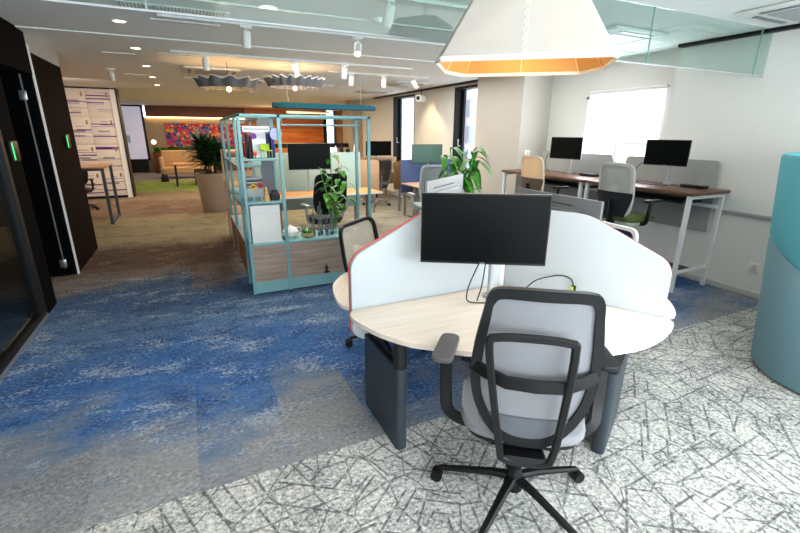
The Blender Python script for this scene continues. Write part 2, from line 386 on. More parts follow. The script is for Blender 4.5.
# ================================================================ SETTING
CZ = 2.77
for nm, z0, z1 in (('floor', -.1, 0), ('ceiling', CZ, CZ+.15)):
    b = MB(); b.box(-6, 5.9, -3.2, 17.4, z0, z1); b.box(-6, 8.1, 17.4, 24, z0, z1); struct(b.build(nm, nm, smooth=False))
struct(MB().box(-1.45, 5.5, 6.18, 6.62, CZ-.012, CZ).build('trim_ceiling_beam', 'ceiling', smooth=False))
struct(MB().box(-1.45, 5.5, 4.30, 4.38, CZ-.012, CZ).build('trim_ceiling_joint', 'whitemetal', smooth=False))
# right wall: low wall all along, upper wall broken by the window recess, column and tall windows
wr = MB()
wr.box(5.53, 5.9, -3.2, 3.71, 0, CZ); wr.box(5.53, 5.9, 3.71, 7.5, 0, .88); wr.box(5.83, 5.9, 3.71, 4.0, .88, CZ); wr.box(5.83, 5.9, 5.32, 7.5, .88, CZ)
wr.box(5.83, 5.9, 4.0, 5.32, .88, 1.3); wr.box(5.83, 5.9, 4.0, 5.32, 2.30, CZ)
wr.box(5.53, 5.78, 7.5, 12.07, 0, .9); wr.box(5.53, 5.78, 8.77, 10.70, .9, CZ); wr.box(5.53, 5.78, 12.07, 14.6, 0, CZ)
wr.box(5.53, 5.78, 7.4, 8.77, 2.70, CZ); wr.box(5.53, 5.78, 10.7, 12.07, 2.70, CZ); wr.box(5.53, 5.9, 7.4, 7.5, .88, CZ)
struct(wr.build('wall_right', 'wall', smooth=False))
struct(MB().box(5.20, 5.83, 6.1, 7.43, 0, CZ).build('wall_column', mat('greige_column_paint', (186, 180, 170), .85, var=.02), smooth=False))
struct(MB().box(5.14, 5.9, 14.6, 15.2, 0, CZ).build('wall_pier_far', 'tan', smooth=False))
struct(MB().box(5.505, 5.53, -3.2, 6.1, .875, .915, .004).build('trim_rail_right', 'trimmetal'))
struct(MB().box(5.515, 5.53, -3.2, 6.1, 0, .07, .004).build('baseboard_right', 'skirt'))
ct = MB().box(5.44, 5.53, -3.2, 3.70, CZ-.035, CZ-.002); ct.box(5.44, 5.53, 7.5, 13.4, CZ-.035, CZ-.002)
struct(ct.build('trim_curtain_track', 'frame', smooth=False))
# window with the roller blind
w1 = struct(MB().box(5.84, 5.86, 4.0, 5.32, 1.3, 2.30).build('window_1', G_WIN, smooth=False))
fr = MB()
for a in ((4.0, 4.04, 1.3, 2.30), (5.28, 5.32, 1.3, 2.30), (4.0, 5.32, 1.3, 1.34), (4.0, 5.32, 2.26, 2.30), (4.64, 4.68, 1.3, 2.30)): fr.box(5.825, 5.875, a[0], a[1], a[2], a[3])
fr.build('window_frame', 'whitemetal', w1, False)
# tall far windows
for i, (y0, y1) in enumerate(((7.5, 8.77), (10.70, 12.07))):
    w = struct(MB().box(5.72, 5.735, y0+.05, y1-.05, .95, 2.66).build('window_%d' % (i+2), G_WIN, smooth=False))
    fr = MB()
    fr.box(5.535, 5.79, y1-.05, y1-.001, .905, 2.695); fr.box(5.535, 5.79, y0+.001, y0+.05, .905, 2.695); fr.box(5.535, 5.79, y0, y1, .902, .95); fr.box(5.535, 5.79, y0, y1, 2.65, 2.697)
    fr.box(5.70, 5.76, y1-.13, y1-.05, .95, 2.65)
    fr.build('window_frame', 'frame', w, False)
    MB().tube([(5.66, y1-.12, 1.45), (5.60, y1-.12, 1.45), (5.60, y1-.12, 1.60)], .012, 6).build('window_handle', 'steel', w)
# far wall of the lounge
struct(MB().box(-6, 6.35, 22.5, 22.7, 0, 2.3).build('wall_back', 'tan', smooth=False))
struct(MB().box(-1.45, 2.6, 22.3, 22.5, 2.32, CZ).build('trim_wood_soffit', 'darkwood', smooth=False))
struct(MB().box(-1.5, 2.6, 22.40, 22.46, 2.27, 2.32).build('trim_cove_light', E_COVE, smooth=False))
struct(MB().box(2.6, 6.35, 22.34, 22.5, 0, CZ).build('trim_wood_panelling', 'orangewood', smooth=False))
struct(MB().box(7.0, 8.0, 22.5, 22.7, 0, CZ).build('wall_back_right', 'beigefab', smooth=False))
wb = struct(MB().box(6.35, 7.0, 22.58, 22.6, 0, CZ).build('window_4', G_WIN, smooth=False))
fb = MB(); fb.box(6.35, 6.55, 22.4, 22.62, 0, CZ); fb.box(6.95, 7.0, 22.4, 22.62, 0, CZ); fb.build('window_frame', 'frame', wb, False)
struct(MB().box(8.0, 8.1, 17.4, 22.7, 0, CZ).build('wall_right_lounge', 'beigefab', smooth=False))
struct(MB().box(5.9, 8.0, 17.4, 17.5, 0, CZ).build('wall_return_east', 'tan', smooth=False))
struct(MB().box(5.78, 5.9, 14.6, 17.5, 0, CZ).build('wall_return_lounge', 'tan', smooth=False))
struct(MB().box(-6, -5.8, -3.2, 22.5, 0, CZ).build('wall_left_far', 'tan', smooth=False))
# back of the room, behind the photographer, with its windows
wb2 = MB(); wb2.box(-6, 5.9, -3.3, -3.1, 0, .5); wb2.box(-6, 5.9, -3.3, -3.1, 2.6, CZ)
for x in (-6, -1.6, 1.9, 5.5): wb2.box(x, x+.35, -3.3, -3.1, .5, 2.6)
struct(wb2.build('wall_front', 'wall', smooth=False))

# --- left side: glazed meeting room, dark door and brown panel
gw = struct(MB().box(-1.50, -1.485, -3.1, 4.95, .09, 2.30).build('wall_left_glass', G_ROOM, smooth=False))
lf = MB(); lf.box(-1.53, -1.44, -3.1, 5.0, 0, .07, .004); lf.box(-1.53, -1.44, -3.1, 5.0, 2.27, 2.33)
for y in (-.6, 2.2, 4.93): lf.box(-1.53, -1.44, y, y+.07, .07, 2.27)
struct(lf.build('trim_glass_frame', 'frame', smooth=False))
struct(MB().box(-1.46, -1.435, -3.1, 5.0, .0, .035).build('trim_floor_channel', 'greymetal', smooth=False))
struct(MB().box(-1.60, -1.45, 5.0, 5.37, 0, 2.33).build('wall_left_panel', 'black', smooth=False))
struct(MB().box(-1.60, -1.45, -3.1, 6.43, 2.33, CZ).build('wall_left_header', 'black', smooth=False))
struct(MB().box(-4.2, -1.62, 6.43, 6.6, 0, CZ).build('wall_left_return', 'black', smooth=False))
dn = struct(MB().box(-1.62, -1.47, 6.395, 6.43, .02, 2.33).build('door_1', 'black', smooth=False))
MB().box(-1.565, -1.55, 6.385, 6.396, .1, 2.33).build('door_edge_strip', 'steel', dn)
for z in (.12, 2.06): MB().box(-1.60, -1.53, 6.37, 6.385, z, z+.10, .003).build('hinge', 'steel', dn)
struct(MB().box(-1.60, -1.45, 6.46, 7.86, 0, 2.57).build('wall_left_brown_panel', 'brown', smooth=False))
struct(MB().box(-1.60, -1.45, 6.46, 7.86, 2.57, CZ).build('wall_left_fascia_far', mat('grey_fascia_paint', (168, 166, 162), .9), smooth=False))
struct(MB().box(-1.456, -1.437, 6.43, 6.462, 0, 2.64).build('trim_white_edge', 'whitemetal', smooth=False))
struct(MB().box(-4.2, -4.1, -3.1, 6.43, 0, CZ).build('wall_meeting_room', 'beigefab', smooth=False))
struct(MB().box(-4.2, -1.6, 5.2, 5.3, 0, CZ).build('wall_meeting_room_end', 'black', smooth=False))
struct(MB().box(-5.8, -3.2, 13.9, 14.0, 0, CZ).build('wall_alcove', 'tan', smooth=False))

# --- building outside the windows
ex = thing('office_building', 'pale office building seen through the windows', 'building', (17, 10, -8))
MB().box(0, 3, -6, 24, 0, 12.5).build('facade', mat('white_facade', (240, 240, 240), .9), ex, False)
for k in range(12):
    for j in range(7): MB().box(-.03, .01, -5.2+k*2.4, -3.8+k*2.4, .8+j*1.65, 1.9+j*1.65).build('window', mat('pale_window_grey', (170, 184, 200), .4), ex, False)
ex2 = thing('distant_building', 'pinkish building strip seen through the tall windows', 'building', (13.5, 24.5, -8))
MB().box(0, 2.5, 0, 2.5, 0, 14).build('facade', mat('pinkish_brick', (196, 164, 158), .9, var=.1, vscale=6), ex2, False)

# ================================================================ CEILING ITEMS
# glass smoke barrier
gb = thing('glass_smoke_barrier', 'long clear glass panel hanging from the ceiling across the room', 'glass panel', (0, 2.77, 2.33))
xs = [-1.44, -.1, 1.86, 3.69, 5.33, 5.52]
for a, b in zip(xs, xs[1:]): MB().box(a+.003, b-.003, -.004, .004, .0, .435).build('glass_pane', G_BARR, gb, False)
MB().box(xs[0], xs[-1], -.006, .006, -.008, .002).build('bottom_rail', 'silverpl', gb)
for x in xs[1:-1]: MB().box(x-.0029, x+.0029, -.005, .005, .002, .435).build('joint_strip', mat('green_glass_edge', (132, 170, 154), .3), gb)

def downlight(x, y, label, r=.055):
    t = thing('downlight', label, 'ceiling light', (x, y, CZ), 0, 'recessed ceiling downlights')
    MB().lathe([(r, -.004), (r+.018, -.006), (r+.022, 0), (r+.02, .004), (r, .004)], 24, cap=False).build('trim_ring', 'white', t)
    MB().lathe([(.001, -.002), (r, -.003), (r, .003), (.001, .003)], 24).build('lens', E_DOWN, t)
for x, y, l in ((-.45, 5.46, 'round recessed downlight nearest the camera in the left aisle row'), (-.45, 7.06, 'round recessed downlight second in the left aisle row'), (-.45, 8.86, 'round recessed downlight third along the left aisle row'),
                (-.46, 10.59, 'round recessed downlight fourth along the left aisle row'), (-.46, 12.33, 'round recessed downlight farthest along the left aisle row')):
    downlight(x, y, l)
downlight(.78, 4.31, 'bright round downlight glowing through the glass panel', .075)
light('downlight_beam', 'SPOT', (.78, 4.31, 2.74), (0, 0, 0), 45, (1, .9, .75), .04, spot_size=R(110), spot_blend=.5)

def track(x0, x1, y, label, z=CZ):
    tag(MB().box(x0, x1, y-.017, y+.017, z-.03, z-.001, .003).build('lighting_track', 'whitemetal'), label, 'track')
track(-.1, 5.2, 4.93, 'white lighting track just behind the glass panel')
track(-.05, 3.55, 6.98, 'white lighting track above the teal shelving')
track(1.3, 3.3, 3.47, 'short white lighting track at upper centre close to the glass panel')
track(2.4, 4.4, 7.95, 'white lighting track above the middle desks')
track(0.1, 3.2, 10.2, 'white lighting track in the lounge ceiling')
def spot(x, y, az, tilt, label, lit=True, e=12, col=(1, .8, .55)):
    t = thing('track_spotlight', label, 'spotlight', (x, y, CZ-.03), az, 'white track spotlights')
    MB().box(-.06, .06, -.016, .016, -.025, 0, .003).build('adapter', 'white', t)
    MB().cyl((0, 0, -.025), (0, 0, -.07), .009, seg=8).build('stem', 'white', t)
    M = Matrix.Translation((0, 0, -.12)) @ Matrix.Rotation(tilt, 4, 'X')
    b = MB().lathe([(.012, .075), (.036, .072), (.040, .06), (.040, -.07), (.036, -.078), (.034, -.06)], 20, cap=False); bmesh.ops.transform(b.bm, matrix=M, verts=b.bm.verts); b.build('lamp_head', 'white', t)
    b = MB().lathe([(.001, -.066), (.033, -.066), (.033, -.060), (.001, -.060)], 20); bmesh.ops.transform(b.bm, matrix=M, verts=b.bm.verts); b.build('lens', E_SPOT if lit else 'silverpl', t)
    if e:
        d = M @ Vector((0, 0, -.085)); l = light('spotlight_beam', 'SPOT', (0, 0, 0), (0, 0, 0), e, col, .03, spot_size=R(70), spot_blend=.6); l.parent = t; l.location = d; l.rotation_euler = (tilt, 0, 0)
for a in ((.66, 4.93, R(10), R(15), 'white track spotlight left of centre behind the glass panel', False, 10), (1.83, 4.93, R(-25), R(-40), 'white track spotlight with a glowing lens behind the glass panel', True, 14),
          (1.55, 3.47, R(20), R(20), 'large white track spotlight beside the big lampshade, aimed down', False, 6), (.37, 6.98, 0, R(8), 'white track spotlight over the left end of the shelving', False, 12),
          (1.60, 6.98, R(20), R(-25), 'lit white track spotlight over the pleated rings', True, 14), (2.36, 6.98, R(10), R(10), 'white track spotlight second from the right above the shelving', True, 10),
          (2.81, 7.95, 0, R(10), 'small lit track spotlight above the black monitor', True, 10), (3.45, 7.95, R(10), R(5), 'small white track spotlight near the right end of its track', True, 10),
          (4.1, 7.95, R(-90), R(38), 'white track spotlight near the window wall washing it with light', True, 30), (.5, 10.2, 0, R(5), 'white spotlight hanging left of the pleated rings', False, 0),
          (1.35, 10.2, 0, R(10), 'lit lounge spotlight between the pleated rings', True, 20), (-1.0, 9.2, 0, R(35), 'warm lit spotlight aimed at the striped lockers', True, 40)):
    spot(*a)
light('wall_wash', 'SPOT', (4.7, 9.7, 2.68), (0, R(-38), 0), 40, (1, .72, .42), .05, spot_size=R(80), spot_blend=.8)
# round speaker / camera
t = thing('ceiling_projector', 'small white cylinder with black lens hanging by the tall windows', 'projector', (5.1, 9.55, 2.50), R(0))
MB().tube([(.08, .05, 0), (-.14, -.12, 0)], .075, 20).build('body', 'white', t)
MB().tube([(-.14, -.12, 0), (-.149, -.127, 0)], .045, 20).build('lens', 'blackpl', t)
MB().cyl((0, 0, .07), (0, 0, .269), .008, seg=8).build('stem', 'blackpl', t)
# linear diffusers and sprinkler items
for (x0, x1, y, l) in ((-.17, .45, 5.2, 'narrow white slot diffuser nearest the glass panel'), (-.9, -.5, 7.6, 'narrow white slot diffuser in the left aisle ceiling'), (-.2, .2, 7.3, 'narrow slot diffuser before the pleated rings'), (-.9, -.45, 10.2, 'slot diffuser in front of the lockers')):
    t = thing('slot_diffuser', l, 'air vent', (x0, y, CZ), 0, 'ceiling slot diffusers')
    MB().box(0, x1-x0, -.03, .03, -.012, 0, .003).build('frame', 'white', t); MB().box(.02, x1-x0-.02, -.008, .008, -.014, -.002).build('slot', 'greymetal', t)
t = thing('air_grille', 'grey slatted ceiling grille at the top left corner', 'air vent', (-.40, 4.62, CZ))
MB().box(0, .9, 0, .16, -.008, 0, .003).build('frame', 'white', t)
g = MB()
for k in range(30): g.box(.03+k*.028, .04+k*.028, .015, .145, -.014, -.002)
g.build('slats', 'greymetal', t)
t = thing('smoke_detector', 'small round white detector on the ceiling beside the glowing downlight', 'detector', (1.75, 4.2, CZ))
MB().lathe([(.05, 0), (.055, -.012), (.045, -.035), (.02, -.045), (.001, -.046)], 20).build('body', 'white', t)
def cassette(x, y, label, s=.62):
    t = thing('air_conditioner_cassette', label, 'air conditioner', (x, y, CZ-.004), 0, 'ceiling air conditioner cassettes')
    MB().box(-s/2, s/2, -s/2, s/2, -.03, 0, .012).build('panel', 'white', t)
    g = MB(); g.box(-s*.29, s*.29, -s*.29, s*.29, -.037, -.031)
    g.build('intake_grille', 'silverpl', t)
    for k in range(4): MB().obox((math.cos(k*PI/2)*s*.40, math.sin(k*PI/2)*s*.40, -.033), .045, s*.6, .008, k*PI/2).build('louvre', 'greymetal', t)
cassette(4.88, 2.18, 'white air conditioner cassette at the top right corner', .8)
cassette(4.35, 3.75, 'white air conditioner cassette seen through the glass panel', .8)
cassette(4.45, 9.1, 'beige lit air conditioner cassette near the tall windows', .8)
cassette(4.6, 11.3, 'farthest air conditioner cassette by the tall windows', .8)
cassette(.55, 8.9, 'air conditioner cassette above the left pleated ring', .9)
# pleated felt rings with bulbs
def ring(cx, cy, z, r, label, n):
    t = thing('pleated_ring_lamp', label, 'pendant lamp', (cx, cy, z))
    def f(u, v):
        a = 2*PI*u; k = .5+.5*math.cos(a*n); rr = r*(1+.09*math.cos(a*n)*(1-.6*v))*(1-.10*v)
        return Vector((rr*math.cos(a), rr*math.sin(a)*.9, .035*k*(1-v)-v*.11))
    MB().grid(f, n*8, 4, .006).build('pleated_shade', 'felt', t)
    MB().tube([f(i/(n*8), 0)+Vector((0, 0, .003)) for i in range(n*8)], .006, 5, closed=True).build('rim', 'white', t)
    MB().cyl((0, 0, CZ-z-.002), (0, 0, -.08), .004, seg=6).build('cord', 'blackpl', t)
    MB().cyl((0, 0, -.03), (0, 0, -.09), .02, seg=10).build('socket', 'blackpl', t)
    MB().sphere((0, 0, -.12), .035).build('bulb', E_WARM, t)
    for k in range(3):
        a = 2*PI*k/3; MB().cyl((0, 0, -.04), (r*.85*math.cos(a), r*.76*math.sin(a), -.03), .004, seg=6).build('spoke', 'blackpl', t)
    l = light('bulb_light', 'POINT', (0, 0, -.2), (0, 0, 0), 12, (1, .6, .25), .05); l.parent = t
ring(.71, 7.8, 2.50, .47, 'left grey pleated felt ring lamp with a glowing amber bulb', 12)
ring(1.76, 7.8, 2.56, .47, 'right grey pleated felt ring lamp with a glowing amber bulb', 20)
# long teal acoustic baffle and linear lamp
t = thing('acoustic_baffle', 'long teal felt baffle hanging over the desk behind the shelving', 'ceiling panel', (2.75, 9.4, 2.25), R(3))
MB().prism(rpoly([(-1.12, -.12), (-.9, -.2), (1.05, -.16), (1.18, 0), (1.05, .16), (-.9, .2), (-1.12, .12)], .1), -.055, .045, .02).build('felt_panel', 'tealfab', t)
for x in (-.8, .8): MB().cyl((x, 0, .04), (x, 0, .518), .003, seg=6).build('cable', 'steel', t)
t = thing('linear_pendant_lamp', 'thin glowing linear lamp beneath the teal baffle', 'pendant lamp', (3.9, 15.5, 2.35))
MB().box(-.75, .75, -.03, .03, 0, .05, .005).build('housing', 'white', t); MB().box(-.73, .73, -.025, .025, -.012, -.001).build('tube', E_COVE, t)
for x in (-.6, .6): MB().cyl((x, 0, .05), (x, 0, .418), .003, seg=6).build('cable', 'steel', t)
# the big shade
def lampshade():
    t = thing('lampshade_pendant', 'large cream fabric lampshade with gold lining and cross stitched seam', 'pendant lamp', (1.82, 2.17, 2.12), R(-39))
    bot = [(-.425, -.35), (.425, -.35), (.46, -.29), (.47, .13), (.37, .34), (-.37, .34), (-.47, .13), (-.46, -.29)]
    k = .46; H = .46
    def shell(off, z0, z1, b):
        n = len(bot)
        lo = [b.bm.verts.new((x*(1-off), y*(1-off), z0)) for x, y in bot]; hi = [b.bm.verts.new((x*k*(1-off), y*k*(1-off), z1)) for x, y in bot]
        for i in range(n): b.bm.faces.new((lo[i], lo[(i+1) % n], hi[(i+1) % n], hi[i]))
        return lo, hi
    b = MB(); shell(0, 0, H, b); bmesh.ops.solidify(b.bm, geom=b.bm.faces[:], thickness=.003); b.build('outer_shade', 'shade', t, ang=20)
    b = MB(); shell(.02, .006, H-.004, b); b.build('inner_lining', 'gold', t, ang=20)
    b = MB(); b.tube([(x, y, 0) for x, y in rpoly(bot, .01, 2)], 0, closed=True, prof=(.012, .028), up=(0, 0, 1)); b.build('bottom_hem', 'shade', t)
    b = MB()
    for x, y in ((0, .34), (.37, .34), (-.37, .34), (.47, .13), (-.47, .13), (0, -.35)): b.tube([(x*.965, y*.965, .01), (x*k*.965, y*k*.965, H-.01)], .004, 6)
    b.build('wire_rib', mat('pale_wire', (240, 214, 160), .5), t)
    b = MB(); sl = Vector((0, -.30*(k-1), H)).normalized()
    for j in range(11):
        z = .03+j*.040; y = -.35+.35*(1-k)*z/H-.006
        for sx in (-1, 1): b.tube([(-.011*sx, y-.15*0, z-.011), (.011*sx, y+.008, z+.013)], .0022, 5)
    b.build('cross_stitching', 'white', t)
    MB().cyl((0, 0, .30), (0, 0, CZ-2.12-.001), .006, seg=8).build('cord', 'white', t)
    MB().lathe([(.03, .22), (.035, .30), (.015, .33)], 16).build('socket', 'white', t)
    MB().sphere((0, 0, .17), .05).build('bulb', emis('soft_bulb', (255, 214, 150), 3), t)
    b = MB()
    for a in range(4): b.tube([(0, 0, .30), (.21*math.cos(a*PI/2), .13*math.sin(a*PI/2), H-.03)], .003, 5)
    b.build('shade_holder', 'steel', t)
    l = light('shade_light', 'POINT', (0, 0, .08), (0, 0, 0), 3.2, (1, .75, .42), .05); l.parent = t
lampshade()

# ================================================================ CENTRAL DESK CLUSTER
CX, CY = 1.95, 2.36
LOBE = [(0, 'nearest'), (120*PI/180, 'right'), (240*PI/180, 'left')]
def desk_lobe(rz, label, prof_r, legs=(0, 1)):
    t = thing('workstation_desk', label, 'desk', (CX, CY, 0), rz, 'desks of the three way cluster')
    # lobe spans local angles 180..300
    pts = []
    def rad(d):
        for (d0, r0), (d1, r1) in zip(prof_r, prof_r[1:]):
            if d0 <= d <= d1: q = (d-d0)/(d1-d0); q = q*q*(3-2*q); return r0+(r1-r0)*q
        return prof_r[0][1] if d < prof_r[0][0] else prof_r[-1][1]
    for k in range(60):
        d = 181.3+k*117.4/59; r_ = rad(d); e = min(d-181.3, 298.7-d)
        if e < 3.5: r_ -= .035*((3.5-e)/3.5)**2
        pts.append((r_*math.cos(R(d)), r_*math.sin(R(d))))
    a0, a1 = R(182.5), R(297.5)
    apex = (-.04, -.07)
    o0 = (apex[0]+.05*math.cos(PI), apex[1]+0.015)
    pts += [(.02, -.085), (-.03, -.055), (-.09, -.026)]
    MB().prism(pts, .672, .70, .005).build('tabletop', 'maple', t)
    # leg panels beneath each dividing wing
    def leg(sg):
        if sg == 0: c = Vector((-1.045, -.275, 0)); ang = R(90)
        else: c = Vector((.5*-1.07*-1*1.0, 0, 0)); c = Vector((.16, -.90, 0)); ang = R(30)
        u = Vector((math.cos(ang), math.sin(ang), 0))
        Mt = Matrix.Translation(c) @ Matrix.Rotation(ang, 4, 'Z')
        L = .50
        out = -1 
        b = MB()
        b.prism(rpoly([(-L/2, -.034), (L/2, -.034), (L/2, .034), (-L/2, .034)], [.033, .004, .004, .033]), .004, .52, 0, Mt)
        lg = b.build('leg', 'darkgrey', t)
        b = MB(); b.tube([Mt @ Vector((-L/2+.045, 0, .52)), Mt @ Vector((-L/2+.045, 0, .672))], .040, 16); b.build('column', 'softblack', lg)
        b = MB(); b.prism([(-.20, .52), (L/2, .52), (L/2, .67)], -.012, .012, 0, Mt @ xz(0)); b.build('bracket', 'blackpl', lg)
    for q in legs: leg(q)
    MB().box(-.16, -.06, -.24, -.14, 0, .672, .01).build('leg', 'darkgrey', t)
    b = MB(); b.tube([(-.9, -.35, .655), (.18, -.93, .655)], 0, prof=(.05, .03), up=(0, 0, 1)); b.build('crossbar', 'blackpl', t)
    return t
desk_lobe(0, 'pale wood desk nearest the camera with a dark slate panel leg', [(181, 1.19), (187, 1.205), (198, 1.195), (206, 1.18), (217, 1.13), (240, 1.05), (262, 1.08), (276, 1.10), (299, 1.10)])
desk_lobe(R(120), 'pale wood desk on the right behind the white divider', [(181, 1.10), (240, 1.05), (299, 1.11)], (1,))
desk_lobe(R(240), 'pale wood desk on the left behind the red edged divider', [(181, 1.10), (235, 1.05), (260, 1.165), (268, 1.2), (277, 1.22), (292, 1.205), (299, 1.19)], ())
# divider with three wings
dv = thing('desk_divider', 'white three winged fabric divider between the desks with red edging', 'divider', (CX, CY, 0))
for ang, WL in ((180, 1.155), (300, 1.035), (60, 1.10)):
    prof = [(0.03, .50), (WL-.075, .47), (WL, .53), (WL, .98), (WL-.04, 1.045), (WL-.47, 1.25), (WL-.56, 1.265), (0.03, 1.265)]
    profR = rpoly(prof, [0, .08, .05, .05, .05, .08, .05, 0], 5)
    Mt = Matrix.Rotation(R(ang), 4, 'Z') @ xz(.0)
    p = MB().prism(profR, -.018, .018, .008, Mt).build('divider_panel', 'divider', dv)
    edge = [q for q in profR if q[0] > WL-.50 and q[1] > .51]
    side = {180: -.020, 300: .0190, 60: .0190}[ang]
    b = MB(); b.tube([Mt @ Vector((q[0]*1.0, q[1], -side)) for q in edge], 0, prof=(.010, .008) if ang == 180 else (.005, .004))
    o = b.build('edge_trim', 'red' if ang == 180 else mat('maroon_edge_trim', (120, 52, 56), .6), p); o['label'] = 'red edge trim'
MB().lathe([(.03, .48), (.03, 1.255), (.02, 1.262)], 12).build('centre_post', 'whitemetal', dv)

def monitor(loc, heading, w, h, label, arm=None, cat='monitor', group=None, tilt=0, stand=None, screen='screen', backm='silverpl', bt=.012):
    """heading: direction (radians, world) the screen faces; loc = centre of the screen"""
    t = thing('computer_monitor', label, cat, loc, heading+PI/2, group)
    # local -y = facing direction
    b = MB(); b.box(-w/2, w/2, 0, .022, -h/2, h/2, .004); b.box(-w*.30, w*.30, .022, .05, -h*.36, h*.30, .012); b.build('housing', backm, t)
    MB().box(-w/2, w/2, -.0025, -.0002, -h/2, h/2).build('bezel', 'blackpl', t)
    MB().box(-w/2+.008, w/2-.008, -.0045, -.0026, -h/2+.014, h/2-.008).build('screen', screen, t)
    MB().box(-w*.22, w*.36, .0225, .0235, h*.36, h*.375).build('vent_slot', 'blackpl', t)
    MB().obox((0, .0, -h/2+.007), .03, .006, .003).build('brand_mark', 'silverpl', t)
    if arm:
        bx, by, bz = arm   # local position of the base on the desk (relative to the centre)
        s = MB(); s.cyl((bx, by, bz), (bx, by, bz+.02), .045); s.cyl((bx, by, bz), (bx, by, 0), .018); s.build('arm_pole', 'silverpl', t)
        s = MB(); s.tube([(bx, by, -.02), (bx*.5, (by+.06)/2+.03, -.02), (0, .055, 0)], 0, prof=(.035, .03), up=(0, 0, 1)); s.obox((0, .058, 0), .10, .012, .10, bev=.003); s.build('arm', 'silverpl', t)
    return t
DZ = .701
cmain = Vector((1.49, 1.985, 1.213))
monitor(cmain, R(-121), .73, .415, 'large black monitor facing the camera above the nearest desk', (.09, .26, DZ-1.215))
monitor((1.80, 2.95, 1.205), R(126), .725, .41, 'silver backed monitor on the left rear desk, seen from behind', (-.18, .22, DZ-1.205))
monitor((2.40, 2.36, 1.10), R(0), .84, .45, 'grey backed monitor on the right rear desk, seen from behind', (-.02, .24, DZ-1.10), backm=mat('mid_grey_plastic', (112, 116, 120), .5, var=.03))
# cables on the near desk
def cable(name, pts, r, label, m='blackpl', cat='cable', plug=None):
    if plug:
        t = thing(name, label, cat, pts[0]); off = Vector(pts[0])
        MB().tube([Vector(p)-off for p in smoothpath(pts, 8)], r, 6).build('cord', m, t)
        q = Vector(plug)-off; MB().obox(q, .022, .028, .035, bev=.004).build('plug', m, t); MB().obox(q+Vector((-.014, 0, .0)), .004, .02, .026).build('clip', mat('lime_plastic', (190, 214, 60), .5), t); return t
    return tag(MB().tube(smoothpath(pts, 8), r, 6).build(name, m), label, cat)
cable('monitor_cable', [(1.52, 2.03, 1.02), (1.51, 2.07, .94), (1.47, 2.09, .80), (1.51, 2.12, .712), (1.62, 2.06, .706), (1.68, 1.98, .706)], .004, 'black cable hanging from the left underside of the nearest monitor')
cable('monitor_cable', [(1.57, 2.05, 1.02), (1.60, 2.10, .92), (1.60, 2.12, .80), (1.57, 2.12, .708)], .004, 'short black cable hanging beside the monitor pole')
cable('power_cable', [(1.80, 1.98, .706), (1.86, 2.04, .73), (1.99, 2.07, .795), (2.07, 2.02, .833), (2.145, 1.98, .843), (2.168, 1.92, .833), (2.162, 1.89, .80)], .0045, 'black cable arching over the desk to a plug by the divider', plug=(2.160, 1.885, .785))
tag(MB().tube(smoothpath([(1.70, 2.10, .706), (1.74, 2.12, .745), (1.80, 2.12, .755), (1.87, 2.08, .706)], 6), .004, 6).build('coiled_cable', 'blackpl'), 'small looped black cable at the foot of the monitor pole', 'cable')

# ================================================================ CHAIRS
def star_base(t, R_=.34, hub=.12, m='blackpl', ang0=90, name='leg', col='blackpl', colh=.42, foot=None):
    MB().lathe([(.03, .055), (.045, .07), (.05, hub-.02), (.036, hub+.03), (.03, hub+.06)], 16).build('hub', m, t)
    MB().cyl((0, 0, hub), (0, 0, colh*.72), .026, seg=14).build('gas_column', col, t)
    MB().cyl((0, 0, colh*.66), (0, 0, colh), .016, seg=12).build('piston', 'steel', t)
    for k in range(5):
        a = R(ang0+72*k); d = Vector((math.cos(a), math.sin(a), 0))
        b = MB(); b.tube([d*.02+Vector((0, 0, hub)), d*.12+Vector((0, 0, hub-.008)), d*R_+Vector((0, 0, .075))], 0, prof=lambda s: (.052-.022*s, .036-.012*s), up=(0, 0, 1)); lg = b.build(name, m, t)
        e = d*R_; side = Vector((-d.y, d.x, 0))
        b = MB()
        for sg in (-1, 1): b.tube([e+d*.012+side*(.007*sg)+Vector((0, 0, .0305)), e+d*.012+side*(.027*sg)+Vector((0, 0, .0305))], .030, 18)
        b.tube([e+Vector((0, 0, .03)), e+Vector((0, 0, .082))], .008, 8); b.tube([e+side*(-.02)+Vector((0, 0, .045)), e+side*.02+Vector((0, 0, .045))], .020, 10)
        b.build('caster', 'blackpl', lg)

